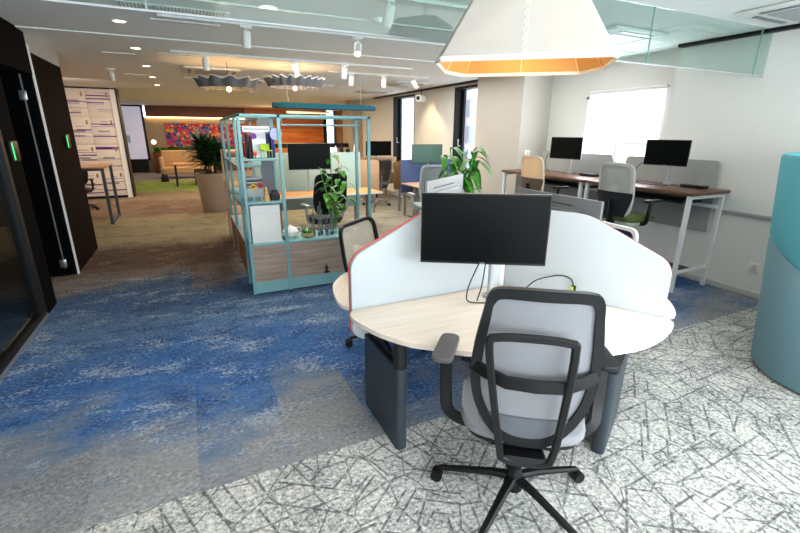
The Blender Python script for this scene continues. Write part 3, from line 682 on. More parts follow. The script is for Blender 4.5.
def main_chair():
    t = thing('office_chair', 'black framed chair with grey mesh back tucked at the nearest desk', 'chair', (1.255, 1.30, 0), R(-36))
    star_base(t, .375, .135, ang0=136+36, colh=.42)
    # seat
    seat = rpoly([(-.275, -.19), (.275, -.19), (.275, .28), (-.275, .28)], [.16, .16, .09, .09], 6)
    MB().prism(seat, .475, .525, .02, seg=3).build('seat', 'greyfab', t)
    MB().prism([(x*.93, y*.93) for x, y in seat], .45, .475, .008).build('seat_pan', 'blackpl', t)
    MB().box(-.09, .09, -.12, .12, .385, .45, .015).build('tilt_mechanism', 'blackpl', t)
    # reclined back plane
    def Yb(z): return -.20-.12*(z-.45)/.7
    ZS = lambda z: .49+(z-.5)*1.13
    def Pb(x, z, o=0, curve=.10): z = ZS(z); x *= .92; return Vector((x, Yb(z)+curve*(x/.26)**2*.45+o, z))
    out = smoothpath([(-.228, 1.06, 0), (-.212, 1.125, 0), (-.165, 1.152, 0), (0, 1.158, 0), (.165, 1.152, 0), (.212, 1.125, 0), (.228, 1.06, 0), (.255, .92, 0), (.262, .78, 0), (.235, .66, 0), (.16, .55, 0), (.07, .50, 0), (-.07, .50, 0), (-.16, .55, 0), (-.235, .66, 0), (-.262, .78, 0), (-.255, .92, 0)], 5, True)
    # frame: two concentric loops with depth
    def scaled(p, d):
        c = Vector((0, .83, 0)); v = Vector((p.x, p.y, 0))-c; L = v.length; return c+v*(1-d/L)
    b = MB(); n = len(out); rings = []
    for p in out:
        q = scaled(p, .042 if p.y > .62 else .042)
        r_ = [Pb(p.x, p.y, -.014), Pb(p.x*1.012, p.y, 0), Pb(p.x, p.y, .014), Pb(q.x, q.y, .012), Pb(q.x, q.y, -.008)]
        rings.append([b.bm.verts.new(v) for v in r_])
    for i in range(n):
        A, B = rings[i], rings[(i+1) % n]
        for k in range(5): b.bm.faces.new((A[k], A[(k+1) % 5], B[(k+1) % 5], B[k]))
    b.build('back_frame', 'softblack', t)
    # mesh fabric
    inner = [scaled(p, .03) for p in out]; b = MB()
    def fab(u, v):
        # u across, v up; width by interpolation of the outline
        z = .575+v*(1.12-.575)
        ws = [(.50, .05), (.55, .14), (.60, .19), (.66, .21), (.78, .235), (.92, .228), (1.10, .198), (1.13, .19)]
        for (z0, w0), (z1, w1) in zip(ws, ws[1:]):
            if z0 <= z <= z1: w = w0+(w1-w0)*(z-z0)/(z1-z0); break
        return Pb((u*2-1)*w, z, .004)
    MB().grid(fab, 14, 16, .004).build('backrest_mesh', 'greyfab', t)
    def lo(u, v):
        z = .50+v*.13; w = .07+.15*min(1, v*1.3)**.7
        return Pb((u*2-1)*w, z, -.006)
    MB().grid(lo, 12, 6, .01).build('lower_back_shell', 'shell', t)
    # rear support loop
    sup = smoothpath([(-.165, .955, 0), (-.14, .985, 0), (0, .992, 0), (.14, .985, 0), (.165, .955, 0), (.150, .75, 0), (.118, .48, 0), (.09, .43, 0), (0, .42, 0), (-.09, .43, 0), (-.118, .48, 0), (-.150, .75, 0)], 5, True)
    b = MB(); b.tube([Vector((p.x*.90-.035*min(1, max(0, (p.y-.5)*2.2)), Yb(ZS(p.y))-.060, ZS(p.y)+.03*(1-p.y)+.012)) for p in sup], 0, closed=True, prof=(.030, .022), up=(0, 1, 0)); b.build('support_frame', 'blackpl', t)
    b = MB(); b.tube([Pb(-.262, .835, 0), Pb(-.20, .825, -.028), Pb(-.12, .815, -.05, .02), Pb(0, .81, -.052, .02), Pb(.12, .815, -.05, .02), Pb(.20, .825, -.028), Pb(.262, .835, 0)], 0, prof=(.055, .016), up=(0, 1, 0))
    bmesh.ops.rotate(b.bm, cent=(0, 0, 0), matrix=Matrix.Identity(3), verts=b.bm.verts); b.build('lumbar_band', 'blackpl', t)
    b = MB(); b.tube([Vector((0, Yb(.45)-.06, .445)), Vector((0, -.14, .415)), Vector((0, -.05, .42))], 0, prof=(.18, .04), up=(0, 0, 1)); b.build('back_bracket', 'blackpl', t)
    for sg in (-1, 1):
        dy = .07 if sg > 0 else 0
        b = MB(); b.tube(smoothpath([(.08*sg, 0, .415), (.24*sg, .01, .410), (.335*sg, .03+dy*.3, .445), (.355*sg, .05+dy*.6, .54), (.36*sg, .06+dy, .72)], 5), 0, prof=(.058, .026), up=(0, 1, 0)); a = b.build('arm', 'blackpl', t)
        b = MB(); b.prism(rpoly([(-.052, -.15), (.052, -.15), (.048, .13), (-.048, .13)], [.04]*2+[.045]*2), .72, .748, .008, Matrix.Translation((.365*sg, .14+dy, 0)) @ Matrix.Rotation(R(6*sg), 4, 'Z'), seg=3); b.build('arm_pad', mat('grey_arm_pad', (92, 92, 92), .5, var=.03) if sg < 0 else 'softblack', a)
    return t
main_chair()

def simple_chair(loc, rz, label, backm, framem, seatm, basem='blackpl', top=1.02, w=.22, seat=.46, arms=True, rim=True, tilt=.14, group=None, y0=-.21, mesh=True, lo=None, armm=None, foot=False, bz0=None, armz=.23):
    t = thing('office_chair', label, 'chair', loc, rz, group)
    star_base(t, .33, .12, basem, 18, colh=seat-.05)
    MB().prism(rpoly([(-.23, -.19), (.23, -.19), (.24, .25), (-.24, .25)], .09, 5), seat-.02, seat+.035, .02, seg=3).build('seat', seatm, t)
    MB().prism(rpoly([(-.21, -.17), (.21, -.17), (.22, .22), (-.22, .22)], .08, 4), seat-.055, seat-.02, .008).build('seat_pan', framem, t)
    z0 = bz0 or seat+.10
    def P(x, z, o=0): return Vector((x, y0-tilt*(z-z0)/(top-z0)+.10*(x/w)**2*.5+o, z))
    outl = rpoly([(-w*.82, z0), (w*.82, z0), (w, z0+.2), (w*.92, top), (-w*.92, top), (-w, z0+.2)], [.08, .08, .15, .09, .09, .15], 5)
    n = len(outl)
    c = sum((Vector(p) for p in outl), Vector((0, 0)))/n
    def loop(d): return [c+(Vector(p)-c)*(1-d/(Vector(p)-c).length) for p in outl]
    b = MB(); L0 = loop(0); L1 = loop(.035); rings = [[b.bm.verts.new(v) for v in (P(p.x, p.y, -.014), P(p.x, p.y, .014), P(q.x, q.y, .012), P(q.x, q.y, -.012))] for p, q in zip(L0, L1)]
    for i in range(n):
        A, B = rings[i], rings[(i+1) % n]
        for k in range(4): b.bm.faces.new((A[k], A[(k+1) % 4], B[(k+1) % 4], B[k]))
    b.build('back_frame', framem if rim else backm, t)
    b = MB(); L2 = loop(.03); ct = P(c.x, c.y, .0)
    f2 = [[b.bm.verts.new(P(c.x+(q.x-c.x)*s, c.y+(q.y-c.y)*s, 0)) for q in L2] for s in (1, .75, .5, .25)]
    for A, B in zip(f2, f2[1:]):
        for k in range(n): b.bm.faces.new((A[k], A[(k+1) % n], B[(k+1) % n], B[k]))
    b.bm.faces.new(f2[-1]); bmesh.ops.solidify(b.bm, geom=b.bm.faces[:], thickness=.008); b.build('backrest', backm, t)
    if lo:
        zm = z0+.46*(top-z0)
        def fl(u, v):
            z = z0+v*(zm-z0); hw = w*(.70+.29*min(1, (z-z0)/.2)); return P((u*2-1)*hw, z, -.020)
        b = MB(); b.grid(fl, 12, 6, .008)
        b.build('lower_shell', lo, t)
    b = MB(); b.tube(smoothpath([P(0, z0+.18, -.02), P(0, z0, -.03), (0, y0+.02, seat-.04), (0, -.05, seat-.05)], 5), 0, prof=(.08, .025), up=(1, 0, 0) if False else None); b.build('back_bracket', armm or framem, t)
    if arms:
        for sg in (-1, 1):
            a = MB().tube(smoothpath([(.1*sg, 0, seat-.045), (.26*sg, .0, seat-.03), (.30*sg, -.02, seat+.08), (.30*sg, .0, seat+armz-.02)], 5), 0, prof=(.045, .02), up=(0, 1, 0)).build('arm', armm or framem, t)
            MB().prism(rpoly([(-.04, -.12), (.04, -.12), (.035, .13), (-.035, .13)], .03), seat+armz-.02, seat+armz+.008, .006, Matrix.Translation((.30*sg, .03, 0))).build('arm_pad', armm or 'blackpl', a)
    return t
def face(dx, dy): return math.atan2(dy, dx)-PI/2
simple_chair((1.37, 3.08, 0), R(-50-90), 'dark rimmed chair with pale mesh back beside the left desk', mat('cream_mesh', (236, 234, 224), .9, var=.03), 'softblack', 'greyfab', top=1.05, w=.30, tilt=.08, y0=-.25)
simple_chair((2.82, 2.44, 0), R(86), 'white rimmed chair with navy back behind the right part of the divider', 'bluefab', 'whitemetal', 'bluefab', top=1.035, w=.32, tilt=.10, arms=False)

# ================================================================ HIGH DESKS ALONG THE WINDOW WALL
def high_desk(y0, y1, label, ry):
    t = thing('high_desk', label, 'desk', (4.8, y0, 0), 0, 'white legged high desks along the window wall')
    L = y1-y0
    MB().box(0, .69, 0.003, L-.003, 1.11, 1.145, .003).build('tabletop', 'walnut', t)
    for y in (.03, L-.07):
        for x in (.02, .62): MB().box(x, x+.04, y, y+.04, 0, 1.07).build('leg', 'whitemetal', t)
        MB().box(.06, .62, y+.005, y+.035, .22, .25).build('side_rail', 'whitemetal', t)
        MB().box(.02, .66, y, y+.04, 1.07, 1.11).build('top_rail', 'whitemetal', t)
    MB().box(.16, .46, .07, L-.07, .20, .22).build('foot_shelf', 'blackpl', t)
    MB().box(.25, .62, .25, L-.25, .98, 1.0).build('cable_tray', 'blackpl', t)
    MB().box(.60, .64, .07, L-.07, .93, .97).build('back_rail', 'whitemetal', t)
    return t
high_desk(2.80, 4.27, 'walnut topped high desk under the nearer window monitor', 0)
high_desk(4.28, 6.02, 'walnut topped high desk next to the white column', 0)
def screenpanel(y0, y1, label):
    t = thing('desk_screen', label, 'screen', (5.508, y0, 0), 0, 'grey felt screens on the high desks')
    L = y1-y0
    MB().prism(rpoly([(0, .62), (L, .62), (L, 1.455), (0, 1.455)], [.02, .02, .06, .06]), -.012, .012, .004, yz(0)).build('felt_panel', 'screenfab', t)
    for y in (.25, L-.25): MB().box(-.045, -.012, y-.02, y+.02, 1.085, 1.105).build('clamp', 'steel', t)
screenpanel(2.98, 4.2, 'grey felt screen behind the nearer window monitor'); screenpanel(4.42, 5.85, 'grey felt screen behind the monitor by the white column')
monitor((5.20, 3.44, 1.53), R(-170), .50, .30, 'black monitor over the nearer high desk, in front of the blind', (.0, .16, 1.146-1.53))
monitor((5.20, 5.03, 1.53), R(-172), .55, .32, 'black monitor over the high desk beside the white column', (.0, .16, 1.146-1.53))
def power_box(y, label, x=5.30):
    t = thing('power_outlet_box', label, 'power strip', (x, y, 1.146), 0, 'black power boxes on the high desks')
    MB().box(-.06, .06, -.13, .13, 0, .035, .004).build('casing', 'blackpl', t)
    for k in range(3): MB().box(-.03, .03, -.10+k*.075, -.05+k*.075, .035, .038).build('socket', 'greymetal', t)
power_box(3.1, 'black power box at the right end of the nearer high desk'); power_box(4.62, 'black power box on the high desk beside the column')
cable('desk_cable', [(5.22, 3.75, 1.40), (5.24, 3.85, 1.30), (5.2, 3.84, 1.18), (5.15, 3.7, 1.152), (5.12, 3.45, 1.152), (5.2, 3.35, 1.152)], .005, 'thin cable looping below the nearer window monitor')
cable('desk_cable', [(5.20, 5.28, 1.45), (5.20, 5.4, 1.40), (5.22, 5.44, 1.25), (5.22, 5.35, 1.15)], .005, 'thin cable behind the monitor by the white column')
t = thing('desk_lamp', 'thin silver desk lamp leaning in front of the blind', 'lamp', (5.40, 4.30, 1.146))
MB().cyl((0, 0, 0), (0, 0, .015), .05).build('base', 'steel', t)
MB().tube(smoothpath([(0, 0, .01), (0, .02, .2), (.0, .12, .42), (0, .16, .445), (0, .30, .45)], 5), .007, 8).build('arm', 'steel', t)
# high chairs
simple_chair((4.50, 3.34, 0), R(-91), 'high two tone chair, grey over black, at the nearer high desk', 'chairback', 'chairback', 'greenfab', top=1.44, w=.235, seat=.82, bz0=.86, tilt=.06, lo='softblack', y0=-.23, armm='blackpl')
simple_chair((4.50, 4.68, 0), R(-93), 'high cream shell chair at the high desk by the column', mat('cream_chair_shell', (222, 196, 164), .6, var=.02), mat('cream_chair_shell', (222, 196, 164)), 'greenfab', top=1.45, w=.235, seat=.82, bz0=.90, tilt=.06, lo=mat('brown_lower_shell', (96, 76, 62), .6), y0=-.23, armm='blackpl')
t = thing('roller_blind', 'bright white roller blind drawn over the window', 'blind', (5.80, 4.62, 1.60))
MB().box(-.003, .003, -.63, .60, .02, .72).build('fabric', E_BLIND, t); MB().cyl((0, -.64, .75), (0, .61, .75), .02).build('roller', 'white', t); MB().box(-.008, .008, -.63, .60, 0, .02).build('bottom_bar', 'white', t)
def outlet(loc, label, face_x=-1, ry=0):
    t = thing('wall_outlet', label, 'outlet', loc, ry)
    MB().box(-.008, 0, -.055, .055, -.06, .06, .004).build('cover_plate', 'white', t); MB().box(-.011, -.008, -.025, .025, -.035, .035, .002).build('socket', 'skirt', t)
outlet((5.53, 2.41, .33), 'pale wall outlet low on the right wall beside the booth')
outlet((5.40, 6.10, 1.40), 'small wall switch on the white column face', ry=R(90))

# ================================================================ FABRIC BOOTH (right edge)
t = thing('fabric_booth', 'tall rounded booth, turquoise above blue grey, at the right edge', 'booth', (4.42, 1.02, 0), 0)
def booth_path(n=40):
    pts = rpoly([(-.80, -.9), (-.80, .32), (-.42, .66), (.35, .66), (.75, .35), (.75, -.9)], [0, .42, .42, .42, .42, 0], 8); return pts
bp_ = booth_path()
def booth_wall(z0f, z1f, th, name, m, off=0):
    b = MB(); n = len(bp_); rings = []
    for i, (x, y) in enumerate(bp_):
        a = Vector(bp_[max(i-1, 0)]); c = Vector(bp_[min(i+1, n-1)]); tg = (c-a).normalized(); nr = Vector((-tg.y, tg.x))  # outward for this winding
        p = Vector((x, y)); s = i/(n-1)
        z0, z1 = z0f(p), z1f(p)
        def flare(z): return .085*(z-.35)
        po = lambda z, o: (p.x+nr.x*(o+flare(z)), p.y+nr.y*(o+flare(z)), z)
        rr = []
        for z, o in ((z0, off), (z0+.02, off+.012), ((z0+z1)/2, off+.012), (z1-.03, off+.012), (z1-.006, off), (z1, off-.02), (z1-.006, off-th+.01), (z1-.03, off-th), (z0, off-th)): rr.append(b.bm.verts.new(po(z, o)))
        rings.append(rr)
    for A, B in zip(rings, rings[1:]):
        for k in range(len(A)): b.bm.faces.new((A[k], A[(k+1) % len(A)], B[(k+1) % len(A)], B[k]))
    b.bm.faces.new(rings[0]); b.bm.faces.new(list(reversed(rings[-1]))); return b.build(name, m, t)
def split(p): return max(.80, min(1.01, 1.01-.50*max(0, .55-p.y)))
booth_wall(lambda p: .022, lambda p: split(p)+.004, .09, 'lower_upholstery', 'boothgrey'); booth_wall(lambda p: split(p), lambda p: 1.62, .09, 'upper_upholstery', 'boothteal')
MB().prism([(x*.92, y*.92) for x, y in bp_], 0, .03).build('plinth', 'blackpl', t)
MB().prism([(-.62, -.9), (-.62, .30), (-.35, .50), (.3, .50), (.58, .25), (.58, -.9), (.45, -.9), (.45, .1), (-.45, .1), (-.45, -.9)], .03, .44, .02).build('bench_seat', 'boothgrey', t)

# ================================================================ TEAL SHELVING
def shelving():
    t = thing('open_shelving', 'teal metal shelving unit with wood panels in the middle of the office', 'shelf', (.465, 4.71, 0))
    s = .032
    posts = [(0, 0), (.39, 0), (1.38, 0), (0, .41), (.39, .41), (1.38, .41), (0, 1.42), (.39, 1.42), (0, 2.26), (.39, 2.26)]
    for x, y in posts:
        p = MB().box(x, x+s, y, y+s, .012, 1.91, .002).build('post', 'teal', t); MB().box(x+.002, x+s-.002, y+.002, y+s-.002, 0, .012).build('foot', 'blackpl', p)
    def bar(*a): MB().box(*a, .002).build('top_rail' if a[4] > 1.8 else 'rail', 'teal', t)
    bar(0, 1.38+s, 0, s, 1.885, 1.913); bar(0, 1.38+s, .41, .41+s, 1.885, 1.913); bar(0, s, 0, 2.28, 1.885, 1.912); bar(.39, .39+s, 0, 2.28, 1.885, 1.912); bar(1.38, 1.38+s, 0, .43, 1.885, 1.912)
    bar(0, .41, 2.26, 2.28, 1.885, 1.912)
    for z in (.56, 1.01, 1.455): MB().box(s, .39, .004, .43, z, z+.02, .002).build('shelf_board', 'teal', t)
    MB().box(.39+s, 1.38, .004, .43, .56, .58, .002).build('shelf_board', 'teal', t)
    for x0, x1 in ((s, .39), (.39+s, 1.38)):
        MB().box(x0, x1, .008, .022, .15, .56).build('wood_panel', 'ashwood', t); MB().box(x0, x1, .006, .024, .02, .15).build('kick_plate', 'teal', t); MB().box(x0, x1, .40, .41, .02, .56).build('back_panel', 'ashwood', t)
    MB().box(.26, .385, .415, .425, 1.03, 1.885).build('back_board', mat('grey_board', (120, 122, 128), .8, var=.08, vscale=120), t)
    for y0, y1 in ((.44, 1.42), (1.42+s, 2.26)):
        for z in (.5, .92, 1.36): MB().box(.004, .41, y0, y1, z, z+.02, .002).build('shelf_board', 'teal' if z != .5 else 'white', t)
        MB().box(.006, .016, y0, y1, .08, .5).build('wood_panel', 'orangewood', t)
    return t
shelving()
t = thing('low_shelving', 'short cream shelving frame at the back end of the teal unit', 'shelf', (.48, 7.03, 0))
for x, y in ((0, 0), (.39, 0), (0, .82), (.39, .82)): MB().box(x, x+.028, y, y+.028, 0, 1.46).build('post', 'beigefab', t)
for z in (.08, .5, .92, 1.44): MB().box(.028, .39, 0, .848, z, z+.02).build('shelf_board', 'beigefab', t)
# hanging rail in the bay
t = thing('hanging_rail', 'teal rail with hooked ends under the top of the shelving', 'rail', (.48, 4.93, 1.885))
MB().tube([(.46, 0, 0), (.46, 0, -.07), (1.35, 0, -.07), (1.35, 0, 0)], .009, 8).build('bar', 'teal', t)

# items on the column shelves
S1, S2, S3, S4 = 1.476, 1.031, .581, .581
def book(x, y, z, w, h, d, c, label, rz=0, rx=0):
    t = thing('book', label, 'book', (x, y, z), rz, 'books and folders on the teal shelving')
    m = mat('book_cover_%d_%d_%d' % c, c, .6, var=.03)
    MB().box(-w/2, w/2, 0, d, 0, h, .001).build('cover', m, t); MB().box(-w/2+.002, w/2-.002, .004, d+.001, .003, h+.001).build('pages', 'paper', t)
    return t
book(.585, 4.95, S1, .03, .24, .16, (40, 44, 60), 'dark binder at the left of the top shelf'); book(.62, 4.95, S1, .025, .22, .15, (150, 40, 40), 'red book on the top shelf beside the dark binder')
book(.83, 4.90, S1, .035, .27, .16, (30, 40, 130), 'blue folder leaning at the right of the top shelf'); book(.785, 4.93, S1, .03, .25, .15, (26, 30, 70), 'navy folder next to the leaning blue folder')
t = thing('photo_sheet', 'white printed sheet standing on the top shelf', 'poster', (.69, 4.90, S1), 0); MB().box(-.07, .07, 0, .008, .0, .30).build('sheet', 'paper', t); MB().box(-.075, .075, .008, .014, 0, .305).build('backing_board', 'blackpl', t)
t = thing('hanging_card', 'row of white cards pinned across the top of the shelving', 'sign', (.66, 4.86, 1.74)); MB().box(-.13, .14, 0, .004, 0, .06).build('card', 'paper', t); MB().box(-.115, .125, -.002, -.0005, .022, .036).build('print_line', 'greymetal', t); MB().tube([(-.15, 0, .06), (.23, 0, .055)], .002, 5).build('string', 'beigefab', t)
t = thing('paper_disc', 'small purple paper disc hung on the shelving', 'decoration', (.625, 4.80, 1.70), 0, 'round paper decorations'); MB().tube([(0, 0, 0), (0, .006, 0)], .030, 20).build('disc', mat('violet_paper', (130, 66, 150), .8), t)
t = thing('paper_disc', 'large pale lilac disc hung beside the middle post of the shelving', 'decoration', (.845, 4.76, 1.72), 0, 'round paper decorations'); MB().tube([(0, 0, 0), (0, .008, 0)], .062, 28).build('disc', mat('lilac_paper', (172, 180, 216), .8), t)
t = thing('toy_chair', 'tiny lime green model chair on the top shelf', 'model chair', (.745, 4.80, S1), R(15))
lm = mat('lime_paint', (158, 186, 40), .5)
MB().box(-.05, .05, -.03, .05, .075, .085).build('seat', lm, t); MB().box(-.05, .05, .042, .05, .085, .145).build('backrest', lm, t)
for x in (-.046, .04):
    for y in (-.028, .044): MB().box(x, x+.006, y, y+.006, 0, .075).build('leg', lm, t)
t = thing('figurine', 'black bottle shaped ornament on the top shelf left', 'ornament', (.575, 4.82, S1)); MB().lathe([(.03, 0), (.03, .03), (.016, .06), (.014, .12), (.006, .17)], 14).build('body', 'blackpl', t)
t = thing('heart_ornament', 'small red ornament beside the black bottle shape', 'ornament', (.625, 4.80, S1+.05)); MB().sphere((0, 0, .0), .022).build('body', 'red', t); MB().cyl((0, 0, -.05), (0, 0, 0), .006, seg=8).build('stem', 'red', t)
t = thing('wooden_cone', 'light wooden cone ornament on the middle shelf', 'ornament', (.70, 4.78, S2)); MB().lathe([(.034, 0), (.032, .02), (.018, .10), (.012, .13), (.016, .14), (.002, .15)], 16).build('body', wood('beech', (190, 140, 84), (214, 166, 106)), t)
t = thing('flower_windmill', 'colourful toy pinwheel pair on the middle shelf', 'toy', (.58, 4.85, S2))
for (x, z, c) in ((-.0, .15, (236, 180, 40)), (.075, .16, (200, 60, 40))):
    p = MB().cyl((x, 0, 0), (x, 0, z), .003, seg=6).build('stick', 'paper', t)
    b = MB()
    for k in range(6): b.sphere((x+.022*math.cos(k*PI/3), 0, z+.022*math.sin(k*PI/3)), .013, (1, .5, 1), 8)
    b.build('petals', mat('petal_%d' % c[1], c, .6), p); MB().sphere((x, -.008, z), .010, seg=8).build('centre', 'bluefab', p)
t = thing('stone_vase', 'squat dark stone vase on the middle shelf', 'vase', (.795, 4.82, S2)); MB().lathe([(.045, 0), (.055, .02), (.055, .065), (.04, .085), (.034, .09), (.034, .105), (.026, .108), (.026, .095)], 20).build('body', mat('charcoal_stone', (44, 46, 52), .8, var=.1), t)
t = thing('storage_box', 'tall white box on the lowest shelf of the teal unit', 'box', (.60, 4.76, S3)); MB().box(-.085, .225, 0, .33, 0, .41, .004).build('body', 'white', t); MB().box(-.087, .227, -.002, .332, .32, .323).build('lid_seam', 'skirt', t)
t = thing('white_kettle', 'rounded white pot on the low shelf behind the middle post', 'pot', (.955, 4.93, S4)); MB().lathe([(.05, 0), (.085, .03), (.09, .07), (.06, .11), (.02, .125), (.012, .14)], 20).build('body', 'white', t); MB().tube(smoothpath([(.08, 0, .05), (.12, 0, .07), (.11, 0, .10), (.06, 0, .105)]), .006, 6).build('handle', 'white', t)
t = thing('potted_succulent', 'round tan bowl of green moss on the low shelf', 'plant', (1.13, 4.84, S4)); MB().lathe([(.04, 0), (.07, .02), (.075, .05), (.068, .055), (.06, .045)], 20).build('bowl', mat('tan_ceramic', (190, 160, 110), .7), t)
b = MB()
for k in range(40):
    a = random.random()*2*PI; q = random.random()**.5*.055; b.sphere((q*math.cos(a), q*math.sin(a), .055+random.random()*.03), .014, seg=6)
b.build('moss', 'leaf', t); MB().lathe([(.075, .05), (.078, .10), (.06, .15), (.055, .15)], 20, cap=False).build('glass_dome', G_CLR, t)
vm = [(1.22, 4.88, .20, .016), (1.27, 4.84, .26, .014), (1.32, 4.90, .22, .018), (1.36, 4.83, .15, .024), (1.43, 4.86, .18, .026), (1.24, 4.97, .30, .012), (1.33, 4.98, .28, .012)]
vl = ['slim clear glass tube vase behind the moss bowl', 'tallest front clear tube vase on the low shelf', 'clear tube vase in the middle of the glass row', 'short wide glass jar with violet pebbles', 'clear bottle at the right of the glass row', 'clear tube vase at the back left of the glass row', 'clear tube vase at the back right of the glass row']
for (x, y, h_, r_), l in zip(vm, vl):
    h_ *= 1.35
    t = thing('glass_vase', l, 'vase', (x, y, S4), 0, 'glass vases on the low shelf'); MB().lathe([(r_, 0), (r_*1.1, h_*.2), (r_*.9, h_*.7), (r_*.8, h_), (r_*.72, h_), (r_*.8, h_*.7), (r_*.9, .006)], 14).build('body', G_CLR, t)
    if 'violet' in l: MB().lathe([(r_*.85, .006), (r_*.9, h_*.4)], 12).build('pebbles', mat('violet_pebbles', (96, 84, 160), .5), t)
    else: MB().lathe([(r_*.8, .006), (r_*.85, h_*.12)], 12).build('water', 'bluefab', t)
t = thing('small_figurine', 'tiny black figure standing by the kick plate of the shelving', 'ornament', (1.62, 4.67, 0), 0)
MB().lathe([(.016, 0), (.012, .05), (.02, .06), (.006, .09)], 10).build('body', 'blackpl', t); t.location = (1.30, 4.695, .17)
MB().box(-.035, .035, -.006, .012, .0, .012).build('base', 'blackpl', t)

def leaf(b, base, d, L, w, droop=.5, up=Vector((0, 0, 1)), n=5):
    d = d.normalized(); side = d.cross(up)
    if side.length < 1e-3: side = Vector((1, 0, 0))
    side.normalize(); rows = []
    for i in range(n+1):
        s = i/n; c = base+d*(L*s)-Vector((0, 0, 1))*(droop*L*s*s); ww = w*math.sin(PI*min(1, .08+s*.92))**.8*(1 if s < 1 else 0)+.001
        rows.append([b.bm.verts.new(c-side*ww/2+Vector((0, 0, .12*ww))), b.bm.verts.new(c), b.bm.verts.new(c+side*ww/2+Vector((0, 0, .12*ww)))])
    for A, B in zip(rows, rows[1:]):
        for k in range(2): b.bm.faces.new((A[k], A[k+1], B[k+1], B[k]))
t = thing('document_box', 'white document box on the side shelves behind the stone vase', 'box', (.56, 5.35, .941)); MB().box(0, .27, 0, .30, 0, .16, .004).build('body', 'paper', t); MB().box(-.004, .274, -.004, .304, .12, .165, .003).build('lid', 'white', t)
t = thing('document_tray', 'grey paper tray stack on the white document box', 'tray', (.57, 5.36, 1.108))
for k in range(3): MB().box(0, .25, 0, .28, k*.045, k*.045+.008).build('tray', 'silverpl', t); MB().box(.01, .24, .01, .27, k*.045+.009, k*.045+.024).build('papers', 'paper', t)
for x in (0, .242): MB().box(x, x+.008, .0, .008, 0, .115).build('support', 'silverpl', t)
book(.58, 5.62, 1.381, .03, .26, .18, (196, 150, 40), 'yellow book on the upper side shelf of the teal unit'); book(.63, 5.62, 1.381, .035, .24, .18, (180, 40, 44), 'red book beside the yellow one on the upper side shelf')
book(.69, 5.64, 1.381, .03, .25, .17, (210, 210, 204), 'white book at the right of the upper side shelf row')
# trailing plant in the shelving bay
t = thing('climbing_plant', 'leafy green plant growing from a glass on the low shelf', 'plant', (1.50, 4.98, S4))
MB().lathe([(.03, 0), (.035, .05), (.03, .16), (.027, .16), (.03, .01)], 14).build('glass', G_CLR, t)
st = MB(); lf_ = MB(); random.seed(3)
for (ex_, ey, ez) in ((-.02, 0, .95), (.12, .02, .80), (-.16, 0, .78), (.16, -.03, .62), (-.10, .02, .60), (.02, -.05, .50), (.20, .02, .42)):
    pth = smoothpath([(0, 0, .02), (ex_*.3, ey*.3, ez*.4), (ex_*.8, ey, ez*.85), (ex_, ey, ez)], 5); st.tube(pth, .004, 5)
    for k in range(7):
        q = pth[int(len(pth)*(.45+.075*k))-1 if int(len(pth)*(.45+.075*k)) < len(pth) else -1]; a = random.random()*2*PI
        leaf(lf_, Vector(q), Vector((math.cos(a), math.sin(a)*.6, .1)), .09+random.random()*.05, .075, .8)
st.build('stems', 'leaf', t); lf_.build('leaves', 'leaf', t)

# ================================================================ LARGE PLANTS
def tallplant(loc, label, n, L, w, pr, ph, leafm, potm, z0, spread, arch=False, seed=1):
    random.seed(seed); t = thing('potted_plant', label, 'plant', loc)
    MB().lathe([(pr*.74, 0), (pr*.78, .02), (pr, ph*.9), (pr*1.01, ph), (pr*.93, ph), (pr*.9, ph-.05)], 32).build('pot', potm, t)
    MB().lathe([(.001, ph-.045), (pr*.91, ph-.045), (pr*.91, ph-.06), (.001, ph-.06)], 24).build('soil', 'soil', t)
    b = MB(); s_ = MB()
    return t, b, s_
t, b, s_ = tallplant((.42, 10.65, 0), 'dark spiky dracaena in a tall taupe pot beside the shelving', 0, 0, 0, .34, .86, 'leafdark', 'potgrey', 0, 0)
for k in range(5):
    a = k*2*PI/5+.4; q = Vector((.10*math.cos(a), .10*math.sin(a), 0)); h_ = 1.12+.12*(k % 3)
    s_.tube([q+Vector((0, 0, .82)), q*1.3+Vector((0, 0, h_))], .016, 8)
    for j in range(150):
        aa = random.random()*2*PI; el = random.uniform(-.1, 1.35); d = Vector((math.cos(aa)*math.cos(el), math.sin(aa)*math.cos(el), math.sin(el)))
        leaf(b, q*1.3+Vector((0, 0, h_-.12+.2*random.random())), d, random.uniform(.34, .62), .052, .25)
s_.build('stem', 'soil', t); b.build('leaves', 'leafdark', t)
t, b, s_ = tallplant((3.02, 4.55, 0), 'bright green broad leafed plant behind the nearest monitor', 0, 0, 0, .17, .36, 'leaf', 'white', 0, 0, seed=5)
for k in range(10):
    a = k*2*PI/10+.3; top = Vector((.20*math.cos(a)*(.4+random.random()), .20*math.sin(a), 1.24+.40*random.random()))
    pth = smoothpath([(0, 0, .30), (top.x*.2, top.y*.2, .7), tuple(top)], 6); s_.tube(pth, .008, 6)
    for j in range(15):
        p = Vector(pth[-1-int(j*.7)]); aa = random.random()*2*PI; el = random.uniform(.0, .7)
        d = Vector((math.cos(aa)*math.cos(el), math.sin(aa)*math.cos(el), math.sin(el)))
        leaf(b, p, d, random.uniform(.20, .30), .085, .95, n=7)
leaf(b, Vector((.0, 0, 1.35)), Vector((.25, -.1, 1)), .30, .07, .2)
s_.build('stem', 'leaf', t); b.build('leaves', 'leaf', t)

